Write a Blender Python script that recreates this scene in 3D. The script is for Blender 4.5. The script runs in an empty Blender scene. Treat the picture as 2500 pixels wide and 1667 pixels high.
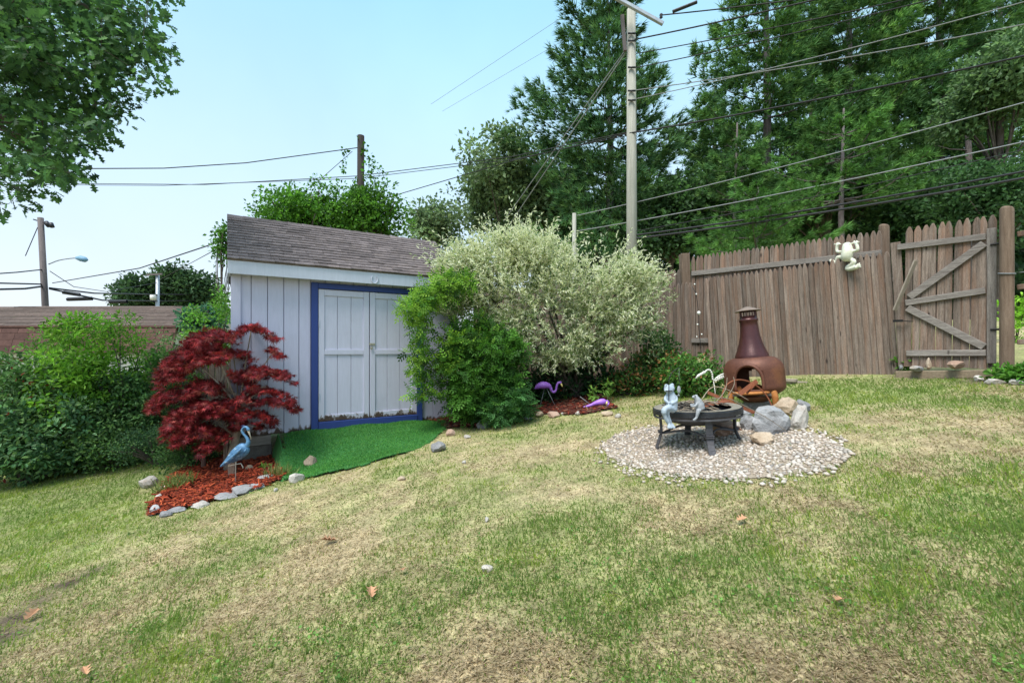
import bpy, bmesh, math, random
import numpy as np
from mathutils import Vector, Matrix
random.seed(7)
rng = np.random.default_rng(7)
C = bpy.context.scene.collection
SC = bpy.context.scene
# ------------------------------------------------------------------ camera, sky, sun, exposure
F = 1111.0; CX = 1250.0; HY = 850.0; ZC = 1.28          # photo pixels (2500 wide): focal length, centre, horizon; eye height
cam_d = bpy.data.cameras.new('camera'); cam = bpy.data.objects.new('camera', cam_d); C.objects.link(cam)
cam.location = (0, 0, ZC); cam.rotation_euler = (math.radians(90), 0, 0)
cam_d.sensor_width = 36; cam_d.lens = 36*F/2500; cam_d.shift_y = (HY-833.5)/2500
cam_d.clip_start = 0.05; cam_d.clip_end = 2000
SC.camera = cam
SUN_EL, SUN_AZ = 62, 215                                 # degrees; azimuth clockwise from +Y (behind the camera, to the left)
w = bpy.data.worlds.new('World'); SC.world = w; w.use_nodes = True
nt = w.node_tree; nt.nodes.clear()
out = nt.nodes.new('ShaderNodeOutputWorld'); bg = nt.nodes.new('ShaderNodeBackground')
sky = nt.nodes.new('ShaderNodeTexSky'); sky.sky_type = 'NISHITA'; sky.sun_disc = False
sky.sun_elevation = math.radians(SUN_EL); sky.sun_rotation = math.radians(SUN_AZ)
sky.air_density = 1.0; sky.dust_density = 3.5; sky.ozone_density = 2.0; sky.altitude = 50
mixs = nt.nodes.new('ShaderNodeMix'); mixs.data_type = 'RGBA'; mixs.inputs[0].default_value = 0.68
gtc = nt.nodes.new('ShaderNodeTexCoord'); gsp = nt.nodes.new('ShaderNodeSeparateXYZ'); nt.links.new(gtc.outputs['Generated'], gsp.inputs[0])
veil = nt.nodes.new('ShaderNodeValToRGB'); nt.links.new(gsp.outputs[2], veil.inputs[0])   # thin haze: whitish low down, clearer blue overhead
veil.color_ramp.elements[0].position = 0.0; veil.color_ramp.elements[0].color = (.83, .88, .945, 1); veil.color_ramp.elements[1].position = .70; veil.color_ramp.elements[1].color = (.30, .68, .93, 1)
vsc = nt.nodes.new('ShaderNodeVectorMath'); vsc.operation = 'SCALE'; vsc.inputs[3].default_value = 9.4; nt.links.new(veil.outputs[0], vsc.inputs[0]); nt.links.new(vsc.outputs[0], mixs.inputs[7])
cn = nt.nodes.new('ShaderNodeTexNoise'); cn.inputs['Scale'].default_value = 1.6; cn.inputs['Detail'].default_value = 5; cmap = nt.nodes.new('ShaderNodeMapRange'); cmap.inputs[1].default_value = .3; cmap.inputs[2].default_value = .7; cmap.inputs[3].default_value = .60; cmap.inputs[4].default_value = .80
nt.links.new(gtc.outputs['Generated'], cn.inputs['Vector']); nt.links.new(cn.outputs['Fac'], cmap.inputs[0]); nt.links.new(cmap.outputs[0], mixs.inputs[0])   # faint uneven cirrus
nt.links.new(sky.outputs[0], mixs.inputs[6]); nt.links.new(mixs.outputs[2], bg.inputs[0])
bg.inputs[1].default_value = 0.081
nt.links.new(bg.outputs[0], out.inputs[0])
sl = bpy.data.lights.new('sun', 'SUN'); sun = bpy.data.objects.new('sun', sl); C.objects.link(sun)
sl.energy = 2.9; sl.angle = math.radians(28); sl.color = (1.0, 0.95, 0.87)
sun.rotation_euler = (math.radians(90-SUN_EL), 0, math.radians(180-SUN_AZ)); sun.location = (-20, -20, 30)
vs = SC.view_settings; vs.view_transform = 'Standard'; vs.look = 'None'; vs.gamma = 1; vs.exposure = 0.98; vs.use_curve_mapping = False
cy = SC.cycles; cy.max_bounces = 6; cy.diffuse_bounces = 5; cy.glossy_bounces = 2; cy.transmission_bounces = 3; cy.transparent_max_bounces = 4
cy.use_denoising = True; cy.caustics_reflective = False; cy.caustics_refractive = False

# ------------------------------------------------------------------ helpers
def gz(x, y):
    x = np.asarray(x, float); y = np.asarray(y, float)
    z = .13*np.clip(x, -14, 12) + .04*np.clip(y, -20, 30)
    z = z + .012*np.sin(1.9*x+.7*y) + .010*np.sin(2.7*y-1.1*x+1) + .006*np.sin(5.1*x+4.3*y)
    return z
def P(px, py, Y): return Vector(((px-CX)/F*Y, Y, ZC-(py-HY)/F*Y))
def G(px, py):
    """point of the ground seen at a photo pixel"""
    a = (px-CX)/F; b = (py-HY)/F
    Y = 1.28/(b+.13*a+.04)
    for _ in range(6):
        Y += (ZC-b*Y-float(gz(a*Y, Y)))/(b+.13*a+.04)*.9
    return Vector((a*Y, Y, float(gz(a*Y, Y))))
def GV(px, py):
    a = (px-CX)/F; b = (py-HY)/F
    Y = 1.28/np.maximum(b+.13*a+.04, 1e-3)
    for _ in range(4): Y = Y + (ZC-b*Y-gz(a*Y, Y))/(b+.13*a+.04)*.9
    return a*Y, Y
def on(x, y, dz=0): return Vector((x, y, float(gz(x, y))+dz))
def vnoise(x, y, s=1.0, seed=0, octs=3):
    """smooth value noise, roughly 0..1"""
    r = np.random.default_rng(seed); T = r.random((64, 64)); tot = 0; amp = 1; norm = 0
    x = np.asarray(x, float)/s; y = np.asarray(y, float)/s
    for o in range(octs):
        xi = np.floor(x).astype(int); yi = np.floor(y).astype(int); fx = x-xi; fy = y-yi
        fx = fx*fx*(3-2*fx); fy = fy*fy*(3-2*fy)
        t = lambda i, j: T[(xi+i) % 64, (yi+j) % 64]
        v = (t(0,0)*(1-fx)+t(1,0)*fx)*(1-fy)+(t(0,1)*(1-fx)+t(1,1)*fx)*fy
        tot = tot+v*amp; norm += amp; amp *= .55; x = x*2.03+11.3; y = y*2.03+5.7
    return tot/norm
def inpoly(x, y, poly):
    x = np.asarray(x); y = np.asarray(y); ins = np.zeros(x.shape, bool); n = len(poly)
    for i in range(n):
        x0, y0 = poly[i][0], poly[i][1]; x1, y1 = poly[(i+1) % n][0], poly[(i+1) % n][1]
        c = ((y0 > y) != (y1 > y)) & (x < (x1-x0)*(y-y0)/((y1-y0) if y1 != y0 else 1e-9)+x0)
        ins ^= c
    return ins
def tag(o, label, cat, group=None, kind=None):
    if label: o['label'] = label
    if cat: o['category'] = cat
    if group: o['group'] = group
    if kind: o['kind'] = kind
    return o
def thing(name, label, cat, loc=(0,0,0), rotz=0, group=None):
    o = bpy.data.objects.new(name, None); C.objects.link(o); o.empty_display_size = .1
    o.location = loc; o.rotation_euler = (0, 0, rotz)
    return tag(o, label, cat, group)
def link(name, me, parent=None, loc=None, rot=None):
    o = bpy.data.objects.new(name, me); C.objects.link(o)
    if parent is not None: o.parent = parent
    if loc is not None: o.location = loc
    if rot is not None: o.rotation_euler = rot
    return o
def copy_tree(o, parent=None):
    c = o.copy(); C.objects.link(c); c.parent = parent
    for ch in o.children: copy_tree(ch, c)
    return c
def np_mesh(name, V, Fc, mat, col=None, smooth=False):
    """V (n,3); Fc (m,3) triangles; col (n,3) linear colours"""
    V = np.ascontiguousarray(V, np.float32); Fc = np.ascontiguousarray(Fc, np.int32)
    me = bpy.data.meshes.new(name); k = Fc.shape[1]
    me.vertices.add(len(V)); me.vertices.foreach_set('co', V.ravel())
    me.loops.add(Fc.size); me.loops.foreach_set('vertex_index', Fc.ravel())
    me.polygons.add(len(Fc)); me.polygons.foreach_set('loop_start', np.arange(0, Fc.size, k, dtype=np.int32))
    me.polygons.foreach_set('use_smooth', np.full(len(Fc), smooth))
    if col is not None:
        ca = me.color_attributes.new('Col', 'FLOAT_COLOR', 'POINT')
        c4 = np.ones((len(V), 4), np.float32); c4[:, :3] = col; ca.data.foreach_set('color', c4.ravel())
    me.update(calc_edges=True); me.materials.append(mat)
    return me
class MB:
    def __init__(s): s.v = []; s.f = []; s.n = 0
    def add(s, V, Fs):
        V = [tuple(p) for p in V]; s.v += V; s.f += [tuple(i+s.n for i in f) for f in Fs]; s.n += len(V); return s
    def box(s, c, d, R=None, bev=0):
        hx, hy, hz = d[0]/2, d[1]/2, d[2]/2; c = Vector(c); V = []
        if bev <= 0:
            for x in (-hx, hx):
                for y in (-hy, hy):
                    for z in (-hz, hz): V.append(Vector((x, y, z)))
            Fs = [(0,1,3,2),(4,6,7,5),(0,4,5,1),(2,3,7,6),(0,2,6,4),(1,5,7,3)]
        else:
            bm = bmesh.new(); bmesh.ops.create_cube(bm, size=1)
            for v in bm.verts: v.co = Vector((v.co.x*d[0], v.co.y*d[1], v.co.z*d[2]))
            bmesh.ops.bevel(bm, geom=bm.edges[:], offset=bev, segments=1, affect='EDGES', profile=.5)
            bm.verts.index_update(); V = [v.co.copy() for v in bm.verts]; Fs = [tuple(v.index for v in f.verts) for f in bm.faces]; bm.free()
        if R is not None: V = [R @ v for v in V]
        return s.add([v+c for v in V], Fs)
    def bar(s, a, b, wd, th, up=(0,0,1), bev=0):
        """box from a to b; wd along up-ish direction, th across"""
        a = Vector(a); b = Vector(b); d = b-a; L = d.length; x = d.normalized(); u = Vector(up)
        z = (u-x*u.dot(x)).normalized(); y = z.cross(x); R = Matrix((x, y, z)).transposed()
        return s.box((a+b)/2, (L, th, wd), R, bev)
    def tube(s, pts, rad, n=8, cap=True):
        pts = [Vector(p) for p in pts]; m = len(pts)
        if not hasattr(rad, '__len__'): rad = [rad]*m
        V = []; Fs = []; t0 = (pts[1]-pts[0]).normalized()
        ref = Vector((0,0,1)) if abs(t0.z) < .9 else Vector((1,0,0)); nrm = (ref-t0*ref.dot(t0)).normalized()
        for i in range(m):
            t = (pts[min(i+1,m-1)]-pts[max(i-1,0)]).normalized()
            nrm = (nrm-t*nrm.dot(t)).normalized(); b = t.cross(nrm)
            for k in range(n):
                a = 2*math.pi*k/n; V.append(pts[i]+(nrm*math.cos(a)+b*math.sin(a))*rad[i])
        for i in range(m-1):
            for k in range(n): Fs.append((i*n+k, i*n+(k+1)%n, (i+1)*n+(k+1)%n, (i+1)*n+k))
        if cap: Fs.append(tuple(range(n-1,-1,-1))); Fs.append(tuple((m-1)*n+k for k in range(n)))
        return s.add(V, Fs)
    def lathe(s, prof, n=24, c=(0,0,0), cap=False):
        c = Vector(c); V = []; Fs = []
        for r, z in prof:
            for k in range(n): a = 2*math.pi*k/n; V.append(c+Vector((r*math.cos(a), r*math.sin(a), z)))
        for i in range(len(prof)-1):
            for k in range(n): Fs.append((i*n+k, i*n+(k+1)%n, (i+1)*n+(k+1)%n, (i+1)*n+k))
        if cap: Fs.append(tuple(range(n-1,-1,-1))); Fs.append(tuple((len(prof)-1)*n+k for k in range(n)))
        return s.add(V, Fs)
    def ball(s, c, r, seg=12, ring=8, R=None):
        c = Vector(c); r = Vector(r) if hasattr(r,'__len__') else Vector((r,r,r)); V = []; Fs = []
        for i in range(ring+1):
            th = math.pi*i/ring
            for k in range(seg):
                a = 2*math.pi*k/seg; v = Vector((r.x*math.sin(th)*math.cos(a), r.y*math.sin(th)*math.sin(a), r.z*math.cos(th)))
                V.append(c+(R @ v if R is not None else v))
        for i in range(ring):
            for k in range(seg): Fs.append((i*seg+k, (i+1)*seg+k, (i+1)*seg+(k+1)%seg, i*seg+(k+1)%seg))
        return s.add(V, Fs)
    def prism(s, outline, th, frame):
        """outline: 2-D points; frame(u,v,w)->point; extruded from w=-th/2 to th/2"""
        n = len(outline); V = [frame(u, v, -th/2) for u, v in outline]+[frame(u, v, th/2) for u, v in outline]
        Fs = [tuple(range(n-1,-1,-1)), tuple(range(n, 2*n))]+[(i, (i+1)%n, n+(i+1)%n, n+i) for i in range(n)]
        return s.add(V, Fs)
    def mesh(s, name, mat, smooth=False, off=None):
        me = bpy.data.meshes.new(name)
        V = s.v if off is None else [(x-off[0], y-off[1], z-off[2]) for x, y, z in s.v]
        me.from_pydata(V, [], s.f)
        bm = bmesh.new(); bm.from_mesh(me); bmesh.ops.recalc_face_normals(bm, faces=bm.faces); bm.to_mesh(me); bm.free()
        me.polygons.foreach_set('use_smooth', [smooth]*len(me.polygons)); me.materials.append(mat); me.update()
        return me
    def build(s, name, mat, parent=None, smooth=False, off=None, loc=None):
        """off: world point taken as local origin (object placed there when it has no parent)"""
        o = link(name, s.mesh(name, mat, smooth, off), parent)
        if parent is None and off is not None: o.location = off
        if loc is not None: o.location = loc
        return o
def remesh(o, vox, smooth=4):
    m = o.modifiers.new('remesh', 'REMESH'); m.mode = 'VOXEL'; m.voxel_size = vox; m.use_smooth_shade = True
    k = o.modifiers.new('smooth', 'SMOOTH'); k.iterations = smooth; k.factor = .5
    return o
def smooth_path(pts, n=6):
    """Catmull-Rom through points"""
    pts = [Vector(p) for p in pts]; out = []
    for i in range(len(pts)-1):
        p0 = pts[max(i-1,0)]; p1 = pts[i]; p2 = pts[i+1]; p3 = pts[min(i+2,len(pts)-1)]
        for k in range(n):
            t = k/n; out.append(.5*((2*p1)+(p2-p0)*t+(2*p0-5*p1+4*p2-p3)*t*t+(3*p1-p0-3*p2+p3)*t**3))
    return out+[pts[-1]]

# ------------------------------------------------------------------ materials
def node_mat(name):
    m = bpy.data.materials.new(name); m.use_nodes = True; nt = m.node_tree
    return m, nt, nt.nodes['Principled BSDF']
def rgba(c): return (c[0], c[1], c[2], 1)
def mixcol(nt, fac, a, b, mode='MIX'):
    n = nt.nodes.new('ShaderNodeMix'); n.data_type = 'RGBA'; n.blend_type = mode
    for sock, v in ((0, fac), (6, a), (7, b)):
        if hasattr(v, 'is_linked'): nt.links.new(v, n.inputs[sock])
        elif sock == 0: n.inputs[0].default_value = v
        else: n.inputs[sock].default_value = rgba(v)
    return n.outputs[2]
def coords(nt, scale=(1,1,1), kind='Object'):
    tc = nt.nodes.new('ShaderNodeTexCoord'); mp = nt.nodes.new('ShaderNodeMapping'); mp.inputs['Scale'].default_value = scale
    nt.links.new(tc.outputs[kind], mp.inputs[0]); return mp.outputs[0]
def noise(nt, vec, scale, detail=5, rough=.6, w=None):
    n = nt.nodes.new('ShaderNodeTexNoise'); n.noise_dimensions = '4D'; n.inputs['Scale'].default_value = scale
    n.inputs['Detail'].default_value = detail; n.inputs['Roughness'].default_value = rough; nt.links.new(vec, n.inputs['Vector'])
    if w is not None: nt.links.new(w, n.inputs['W'])
    return n.outputs['Fac']
def ramp(nt, fac, a, b, ca=(0,0,0), cb=(1,1,1)):
    r = nt.nodes.new('ShaderNodeValToRGB'); e = r.color_ramp.elements
    e[0].position = a; e[0].color = rgba(ca); e[1].position = b; e[1].color = rgba(cb); nt.links.new(fac, r.inputs[0]); return r.outputs[0]
def objrand(nt, mul=40.0):
    oi = nt.nodes.new('ShaderNodeObjectInfo'); m = nt.nodes.new('ShaderNodeMath'); m.operation = 'MULTIPLY'; m.inputs[1].default_value = mul
    nt.links.new(oi.outputs['Random'], m.inputs[0]); return m.outputs[0], oi.outputs['Random']
def bump(nt, bs, h, strength=.3, dist=.01):
    b = nt.nodes.new('ShaderNodeBump'); b.inputs['Strength'].default_value = strength; b.inputs['Distance'].default_value = dist
    nt.links.new(h, b.inputs['Height']); nt.links.new(b.outputs[0], bs.inputs['Normal'])
def M(name, c1, c2, scale=6, stretch=(1,1,1), rough=.7, metal=0, bmp=.3, bdist=.006, rnd=.25, spec=.3, c3=None, s3=2.0, lo3=.55, hi3=.72, fine=60, finev=.25):
    """two-tone noise material, per-object variation, optional third tone in blotches"""
    m, nt, bs = node_mat(name); W, R = objrand(nt); v = coords(nt, stretch)
    n1 = noise(nt, v, scale, 6, .62, W); col = mixcol(nt, ramp(nt, n1, .32, .68), c1, c2)
    if c3 is not None:
        n3 = noise(nt, v, s3, 5, .65, W); col = mixcol(nt, ramp(nt, n3, lo3, hi3), col, c3)
    nf = noise(nt, v, fine, 3, .7, W)
    col = mixcol(nt, finev, col, ramp(nt, nf, .25, .75), 'OVERLAY')
    hs = nt.nodes.new('ShaderNodeHueSaturation'); nt.links.new(col, hs.inputs['Color'])
    mr = nt.nodes.new('ShaderNodeMapRange'); mr.inputs[3].default_value = 1-rnd; mr.inputs[4].default_value = 1+rnd; nt.links.new(R, mr.inputs[0])
    nt.links.new(mr.outputs[0], hs.inputs['Value']); nt.links.new(hs.outputs[0], bs.inputs['Base Color'])
    bs.inputs['Roughness'].default_value = rough; bs.inputs['Metallic'].default_value = metal; bs.inputs['Specular IOR Level'].default_value = spec
    add = nt.nodes.new('ShaderNodeMath'); add.operation = 'ADD'; nt.links.new(n1, add.inputs[0]); nt.links.new(nf, add.inputs[1])
    if bmp: bump(nt, bs, add.outputs[0], bmp, bdist)
    return m
def leafmat(name, trans=.35, rough=.5, spec=.35, boost=1.0):
    m, nt, bs = node_mat(name); at = nt.nodes.new('ShaderNodeAttribute'); at.attribute_name = 'Col'
    nt.links.new(at.outputs['Color'], bs.inputs['Base Color']); bs.inputs['Roughness'].default_value = rough; bs.inputs['Specular IOR Level'].default_value = spec
    if trans:
        tr = nt.nodes.new('ShaderNodeBsdfTranslucent'); mx = nt.nodes.new('ShaderNodeMixShader'); mx.inputs[0].default_value = trans
        g = mixcol(nt, .35, at.outputs['Color'], (.9, 1.0, .25), 'MULTIPLY')
        nt.links.new(g, tr.inputs[0]); nt.links.new(bs.outputs[0], mx.inputs[1]); nt.links.new(tr.outputs[0], mx.inputs[2])
        nt.links.new(mx.outputs[0], nt.nodes['Material Output'].inputs[0])
    return m
LEAF = leafmat('leaf', .45, .55, .25); BLADE = leafmat('grass_blade', .42, .65, .15); NEEDLE = leafmat('pine_needle', .2, .75, .12)
WOODG = M('weathered_wood', (.088,.066,.053), (.235,.188,.158), 6, (9,9,.55), .88, bmp=.8, rnd=.34, c3=(.185,.108,.073), s3=1.7, lo3=.45, hi3=.70, finev=.65)
WOODR = M('grey_rail_wood', (.125,.108,.098), (.265,.240,.220), 6, (.55,9,9), .88, bmp=.8, rnd=.15, finev=.6)
WOODN = M('post_wood', (.12,.080,.055), (.215,.155,.115), 5, (8,8,.7), .85, bmp=.5, rnd=.12, finev=.4)
WOODL = M('pale_lumber', (.24,.20,.16), (.34,.29,.24), 5, (6,6,.7), .8, rnd=.1)
def knots(m, dark):
    """dark knots scattered over a board material"""
    nt = m.node_tree; bs = nt.nodes['Principled BSDF']; src = bs.inputs['Base Color'].links[0].from_socket; W, R = objrand(nt, 91)
    vo = nt.nodes.new('ShaderNodeTexVoronoi'); vo.voronoi_dimensions = '4D'; vo.inputs['Scale'].default_value = 1.0; nt.links.new(coords(nt, (9, 9, 3.2)), vo.inputs['Vector']); nt.links.new(W, vo.inputs['W'])
    nt.links.new(mixcol(nt, ramp(nt, vo.outputs['Distance'], .10, .17, (1,1,1), (0,0,0)), src, dark), bs.inputs['Base Color'])
WOODS = M('grey_stile_wood', (.125,.108,.098), (.265,.240,.220), 6, (9,9,.55), .88, bmp=.8, rnd=.15, finev=.6)
knots(WOODG, (.035,.024,.02)); knots(WOODR, (.05,.04,.035))
BARK = M('bark', (.06,.048,.040), (.16,.13,.115), 4, (5,5,1.2), .95, bmp=.8, bdist=.02, rnd=.15)
BARKP = M('pine_bark', (.075,.062,.062), (.17,.145,.145), 5, (5,5,1.0), .95, bmp=.8, bdist=.03, rnd=.2)
BARKL = M('pale_bark', (.22,.18,.14), (.40,.35,.29), 6, (3,3,1.5), .9, bmp=.5, rnd=.1, c3=(.12,.10,.07))
STONE = M('grey_stone', (.17,.17,.18), (.34,.34,.35), 3.5, rough=.85, bmp=.6, bdist=.02, rnd=.2, c3=(.30,.25,.19), s3=3)
STONEW = M('pale_stone', (.33,.305,.28), (.50,.47,.435), 4, rough=.85, bmp=.5, bdist=.015, rnd=.15, c3=(.36,.25,.18), s3=4)
STONEB = M('tan_stone', (.26,.19,.13), (.42,.34,.26), 5, rough=.9, bmp=.5, bdist=.012, rnd=.25, c3=(.2,.17,.15), s3=5)
STONEP = M('pink_stone', (.30,.19,.14), (.43,.31,.25), 5, rough=.9, bmp=.5, bdist=.012, rnd=.1)
WIRE = M('cable', (.012,.013,.016), (.02,.02,.024), 5, rough=.6, bmp=0, rnd=.1)
WIREG = M('bare_wire', (.16,.17,.18), (.22,.23,.24), 5, rough=.5, bmp=0, rnd=.1)

# ------------------------------------------------------------------ leaf templates and foliage
def T_diamond(w=.45, fold=.08): return np.array([(0,0,0),(w/2,.45,fold),(0,1,-.06),(-w/2,.45,fold)]), np.array([(0,1,2),(0,2,3)])
def T_oval(w=.5, fold=.07):
    return np.array([(0,0,0),(w/2,.33,fold),(w*.38,.7,fold*.8),(0,1,-.05),(-w*.38,.7,fold*.8),(-w/2,.33,fold)]), np.array([(0,1,2),(0,2,3),(0,3,4),(0,4,5)])
def T_oak():
    h = [(.03,0),(.25,.20),(.10,.31),(.37,.46),(.13,.56),(.36,.74),(.14,.80),(0,1)]
    V = []; Fs = []
    for sgn in (1,-1):
        for i in range(len(h)-1):
            n = len(V); y = (h[i][1]+h[i+1][1])/2
            V += [(sgn*h[i][0], h[i][1], abs(h[i][0])*.25), (sgn*h[i+1][0], h[i+1][1], abs(h[i+1][0])*.25), (0, y, 0), (0, min(1, y+(h[min(i+2,len(h)-1)][1]-h[i][1])/2), 0)]; Fs += [(n, n+1, n+2), (n+1, n+3, n+2)]
    return np.array(V, float), np.array(Fs)
def T_palm(n=7, wd=.085, spread=115):
    V = []; Fs = []
    for k in range(n):
        a = math.radians(-spread+2*spread*k/(n-1)); L = 1-.45*abs(a)/math.radians(spread); d = (math.sin(a), math.cos(a)); p = (d[1], -d[0]); m = len(V)
        V += [(d[0]*.08+p[0]*wd, d[1]*.08+p[1]*wd, 0), (d[0]*L, d[1]*L, -.22*L), (d[0]*.08-p[0]*wd, d[1]*.08-p[1]*wd, 0)]
        Fs.append((m, m+1, m+2))
    return np.array(V, float), np.array(Fs)
def T_tuft(n=9, wd=.05, cone=.75, seed=1):
    r = np.random.default_rng(seed); V = []; Fs = []
    for k in range(n):
        a = 2*math.pi*k/n+r.random()*.5; sp = cone*(.35+.65*r.random()); L = .75+.25*r.random()
        d = np.array([math.cos(a)*math.sin(sp), math.cos(sp), math.sin(a)*math.sin(sp)])*L
        p = np.cross(d, r.normal(size=3)); p = p/np.linalg.norm(p)*wd; m = len(V)
        V += [-p, p, d]; Fs.append((m, m+1, m+2))
    return np.array(V), np.array(Fs)
def T_pinnate(n=7, wd=.2):
    """compound leaf: pairs of leaflets along a stalk"""
    V = []; Fs = []
    for k in range(n):
        y = .15+.8*(k//2)/max(1,(n-1)//2); sg = 1 if k % 2 else -1
        if k == n-1: d = np.array([0,1.0,0]); y = .8
        else: d = np.array([sg*.85, .5, 0.0])
        L = .34; p = np.array([d[1], -d[0], 0])*wd*L; m = len(V); b = np.array([0, y, 0])
        V += [b, b+d*L*.5+p, b+d*L+np.array([0,0,-.05]), b+d*L*.5-p]; Fs += [(m, m+1, m+2), (m, m+2, m+3)]
    return np.array(V), np.array(Fs)
def unit(a): return a/np.maximum(np.linalg.norm(a, axis=-1, keepdims=True), 1e-9)
def place(tpl, pos, axis, nrm, size, cols):
    tv, tf = tpl; a = unit(axis); b = unit(np.cross(a, nrm)); n = np.cross(b, a); N = len(pos); k = len(tv)
    s = np.asarray(size).reshape(-1, 1, 1)
    V = pos[:, None, :]+s*(tv[None, :, 0:1]*b[:, None, :]+tv[None, :, 1:2]*a[:, None, :]+tv[None, :, 2:3]*n[:, None, :])
    Fc = tf[None]+(np.arange(N)*k)[:, None, None]
    return V.reshape(-1, 3), Fc.reshape(-1, 3), np.repeat(cols, k, axis=0)
def pick(pal, n, r, jit=.18):
    pal = np.array(pal, float); c = pal[r.integers(0, len(pal), n)]; return c*(1+jit*r.normal(size=(n, 1))).clip(.5, 1.6)
def foliage(name, parent, clumps, cr, nper, tpl, size, pal, seed=0, mat=None, flat=.7, up=.5, droop=0., off=None, clumpvar=.2, outc=None, tippal=None, tipz=None, tipfrac=.6):
    """leaves scattered in clumps; clumps (n,3); cr clump radius (scalar or n)"""
    r = np.random.default_rng(seed); clumps = np.asarray(clumps, float); n = len(clumps); N = n*nper
    cid = np.repeat(np.arange(n), nper); crr = np.broadcast_to(np.asarray(cr, float), (n,))[cid][:, None]
    d = unit(r.normal(size=(N, 3))); rad = r.random((N, 1))**.45
    o = d*rad*crr; o[:, 2] *= flat; pos = clumps[cid]+o
    ax = d*.9+r.normal(size=(N, 3))*.6; ax[:, 2] -= droop
    if outc is not None: ax += unit(pos-np.asarray(outc))*.7
    nr = r.normal(size=(N, 3))*.7; nr[:, 2] += up+.4
    cv = 1+clumpvar*r.normal(size=(n, 1)); cols = pick(pal, N, r)*cv[cid].clip(.55, 1.6)
    if tippal is not None:
        f = (tipz(pos) if tipz is not None else np.full(N, tipfrac)); sel = r.random(N) < f; cols[sel] = pick(tippal, int(sel.sum()), r)
    V, Fc, Cc = place(tpl, pos, ax, nr, size[0]+(size[1]-size[0])*r.random(N), cols)
    if off is not None: V = V-np.array(off)
    me = np_mesh(name, V, Fc, mat or LEAF, Cc); o = link(name, me, parent)
    if parent is None and off is not None: o.location = off
    return o
def ell_clumps(n, c, r, seed=0, shell=.55, zmin=None):
    """points in an ellipsoid, biased to its shell"""
    g = np.random.default_rng(seed); d = unit(g.normal(size=(n, 3))); rad = shell+(1-shell)*g.random((n, 1))**.6
    k = g.random(n) < .25; rad[k] = g.random((int(k.sum()), 1))**.5*shell
    p = np.array(c)+d*rad*np.array(r)
    if zmin is not None: p[:, 2] = np.maximum(p[:, 2], zmin+g.random(n)*.1)
    return p
def stems(mb, base, targets, r0, r1, n=5, bow=.15, seed=0, sides=5):
    g = np.random.default_rng(seed); base = Vector(base)
    for t in targets:
        t = Vector(t); d = t-base; m = base+d*.5+Vector(g.normal(size=3)*bow*d.length*.5)+Vector((0,0,.12*d.length))
        pts = [base*(1-u)**2+m*2*u*(1-u)+t*u*u for u in np.linspace(0, 1, n)]
        mb.tube(pts, list(np.linspace(r0, r1, n)), sides, False)
    return mb
# ------------------------------------------------------------------ shed frame, needed by the ground
SC0 = Vector((-3.535, 5.785, 0)); SA = math.radians(32); SU = Vector((math.cos(SA), math.sin(SA), 0)); SN = Vector((math.sin(SA), -math.cos(SA), 0))
def SL(s, n, z): return SC0+SU*s+SN*n+Vector((0,0,z))      # shed coordinates: along the front, out of the front, up
MAT_SN = [(.6,.03),(.50,.7),(.46,1.36),(.62,1.52),(.85,1.6),(1.2,1.70),(1.55,1.66),(1.9,1.52),(2.18,1.3),(2.45,.95),(2.66,.55),(2.78,.03)]
mat_poly = [tuple(SL(s, n, 0)[:2]) for s, n in MAT_SN]
shed_poly = [tuple(SL(s, n, 0)[:2]) for s, n in ((-.05,.05),(3.1,.05),(3.1,-2.3),(-.05,-2.3))]
bed1_px = [(361,1262),(375,1232),(392,1205),(420,1165),(470,1135),(540,1115),(640,1112),(705,1118),(700,1165),(632,1196),(585,1205),(539,1220),(490,1234),(440,1246),(400,1256)]
bed2_px = [(1000,1012),(1045,990),(1150,970),(1250,962),(1380,955),(1480,972),(1510,998),(1420,1014),(1330,1013),(1240,1022),(1180,1046),(1090,1046),(1035,1028)]
peb_px = [(1467,1090),(1500,1062),(1570,1045),(1640,1040),(1750,1045),(1900,1050),(1985,1055),(2050,1085),(2078,1115),(2040,1140),(1960,1155),(1850,1168),(1740,1172),(1640,1160),(1560,1142),(1490,1118)]
bed1 = [tuple(G(*p)[:2]) for p in bed1_px]; bed2 = [tuple(G(*p)[:2]) for p in bed2_px]; pebp = [tuple(G(*p)[:2]) for p in peb_px]
# ------------------------------------------------------------------ how dry the lawn is, 0 green .. 1 straw
DRY = [(1180,1130,.55,.9),(1330,1090,.4,.5),(800,1350,.5,.9),(680,1520,.55,1.0),(760,1250,.4,.6),(1230,1600,.4,.7),(1150,1640,.3,.6),(1000,1200,.4,.3),(2330,1060,.8,.4),(2250,1000,.7,.3),
       (1700,1215,.5,.5),(1400,1200,.5,.4),(2300,1560,.4,.5),(2050,1640,.35,.5),(1600,1480,.35,.3),(480,1330,.4,.4),(300,1400,.35,.4),(150,1560,.35,.4),(60,1640,.3,.5),(1850,1580,.3,.35),(2350,1400,.3,.4),(640,1230,.3,.5),(1560,1010,.6,.4),(2000,1230,.35,.4)]
GRN = [(60,1200,1.6,1.1),(260,1290,.7,.6),(900,1110,.5,.6),(1950,950,.9,.5),(2300,985,.8,.4),(1350,1050,.5,.4),(1700,980,.7,.5),(120,1250,1.2,.9),(330,1180,.6,.5),(640,1340,.35,.5),(850,1500,.35,.7),(1000,1300,.45,.6),(1330,1290,.4,.5),(1650,1420,.5,.5),(2120,1440,.5,.5),(520,1600,.35,.8),(950,1640,.3,.5),(980,1150,.35,.6),(2150,960,.9,.6),(1800,1360,.4,.4),(1450,1500,.35,.35),(2450,1250,.6,.3),(1150,1450,.35,.4)]
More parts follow.
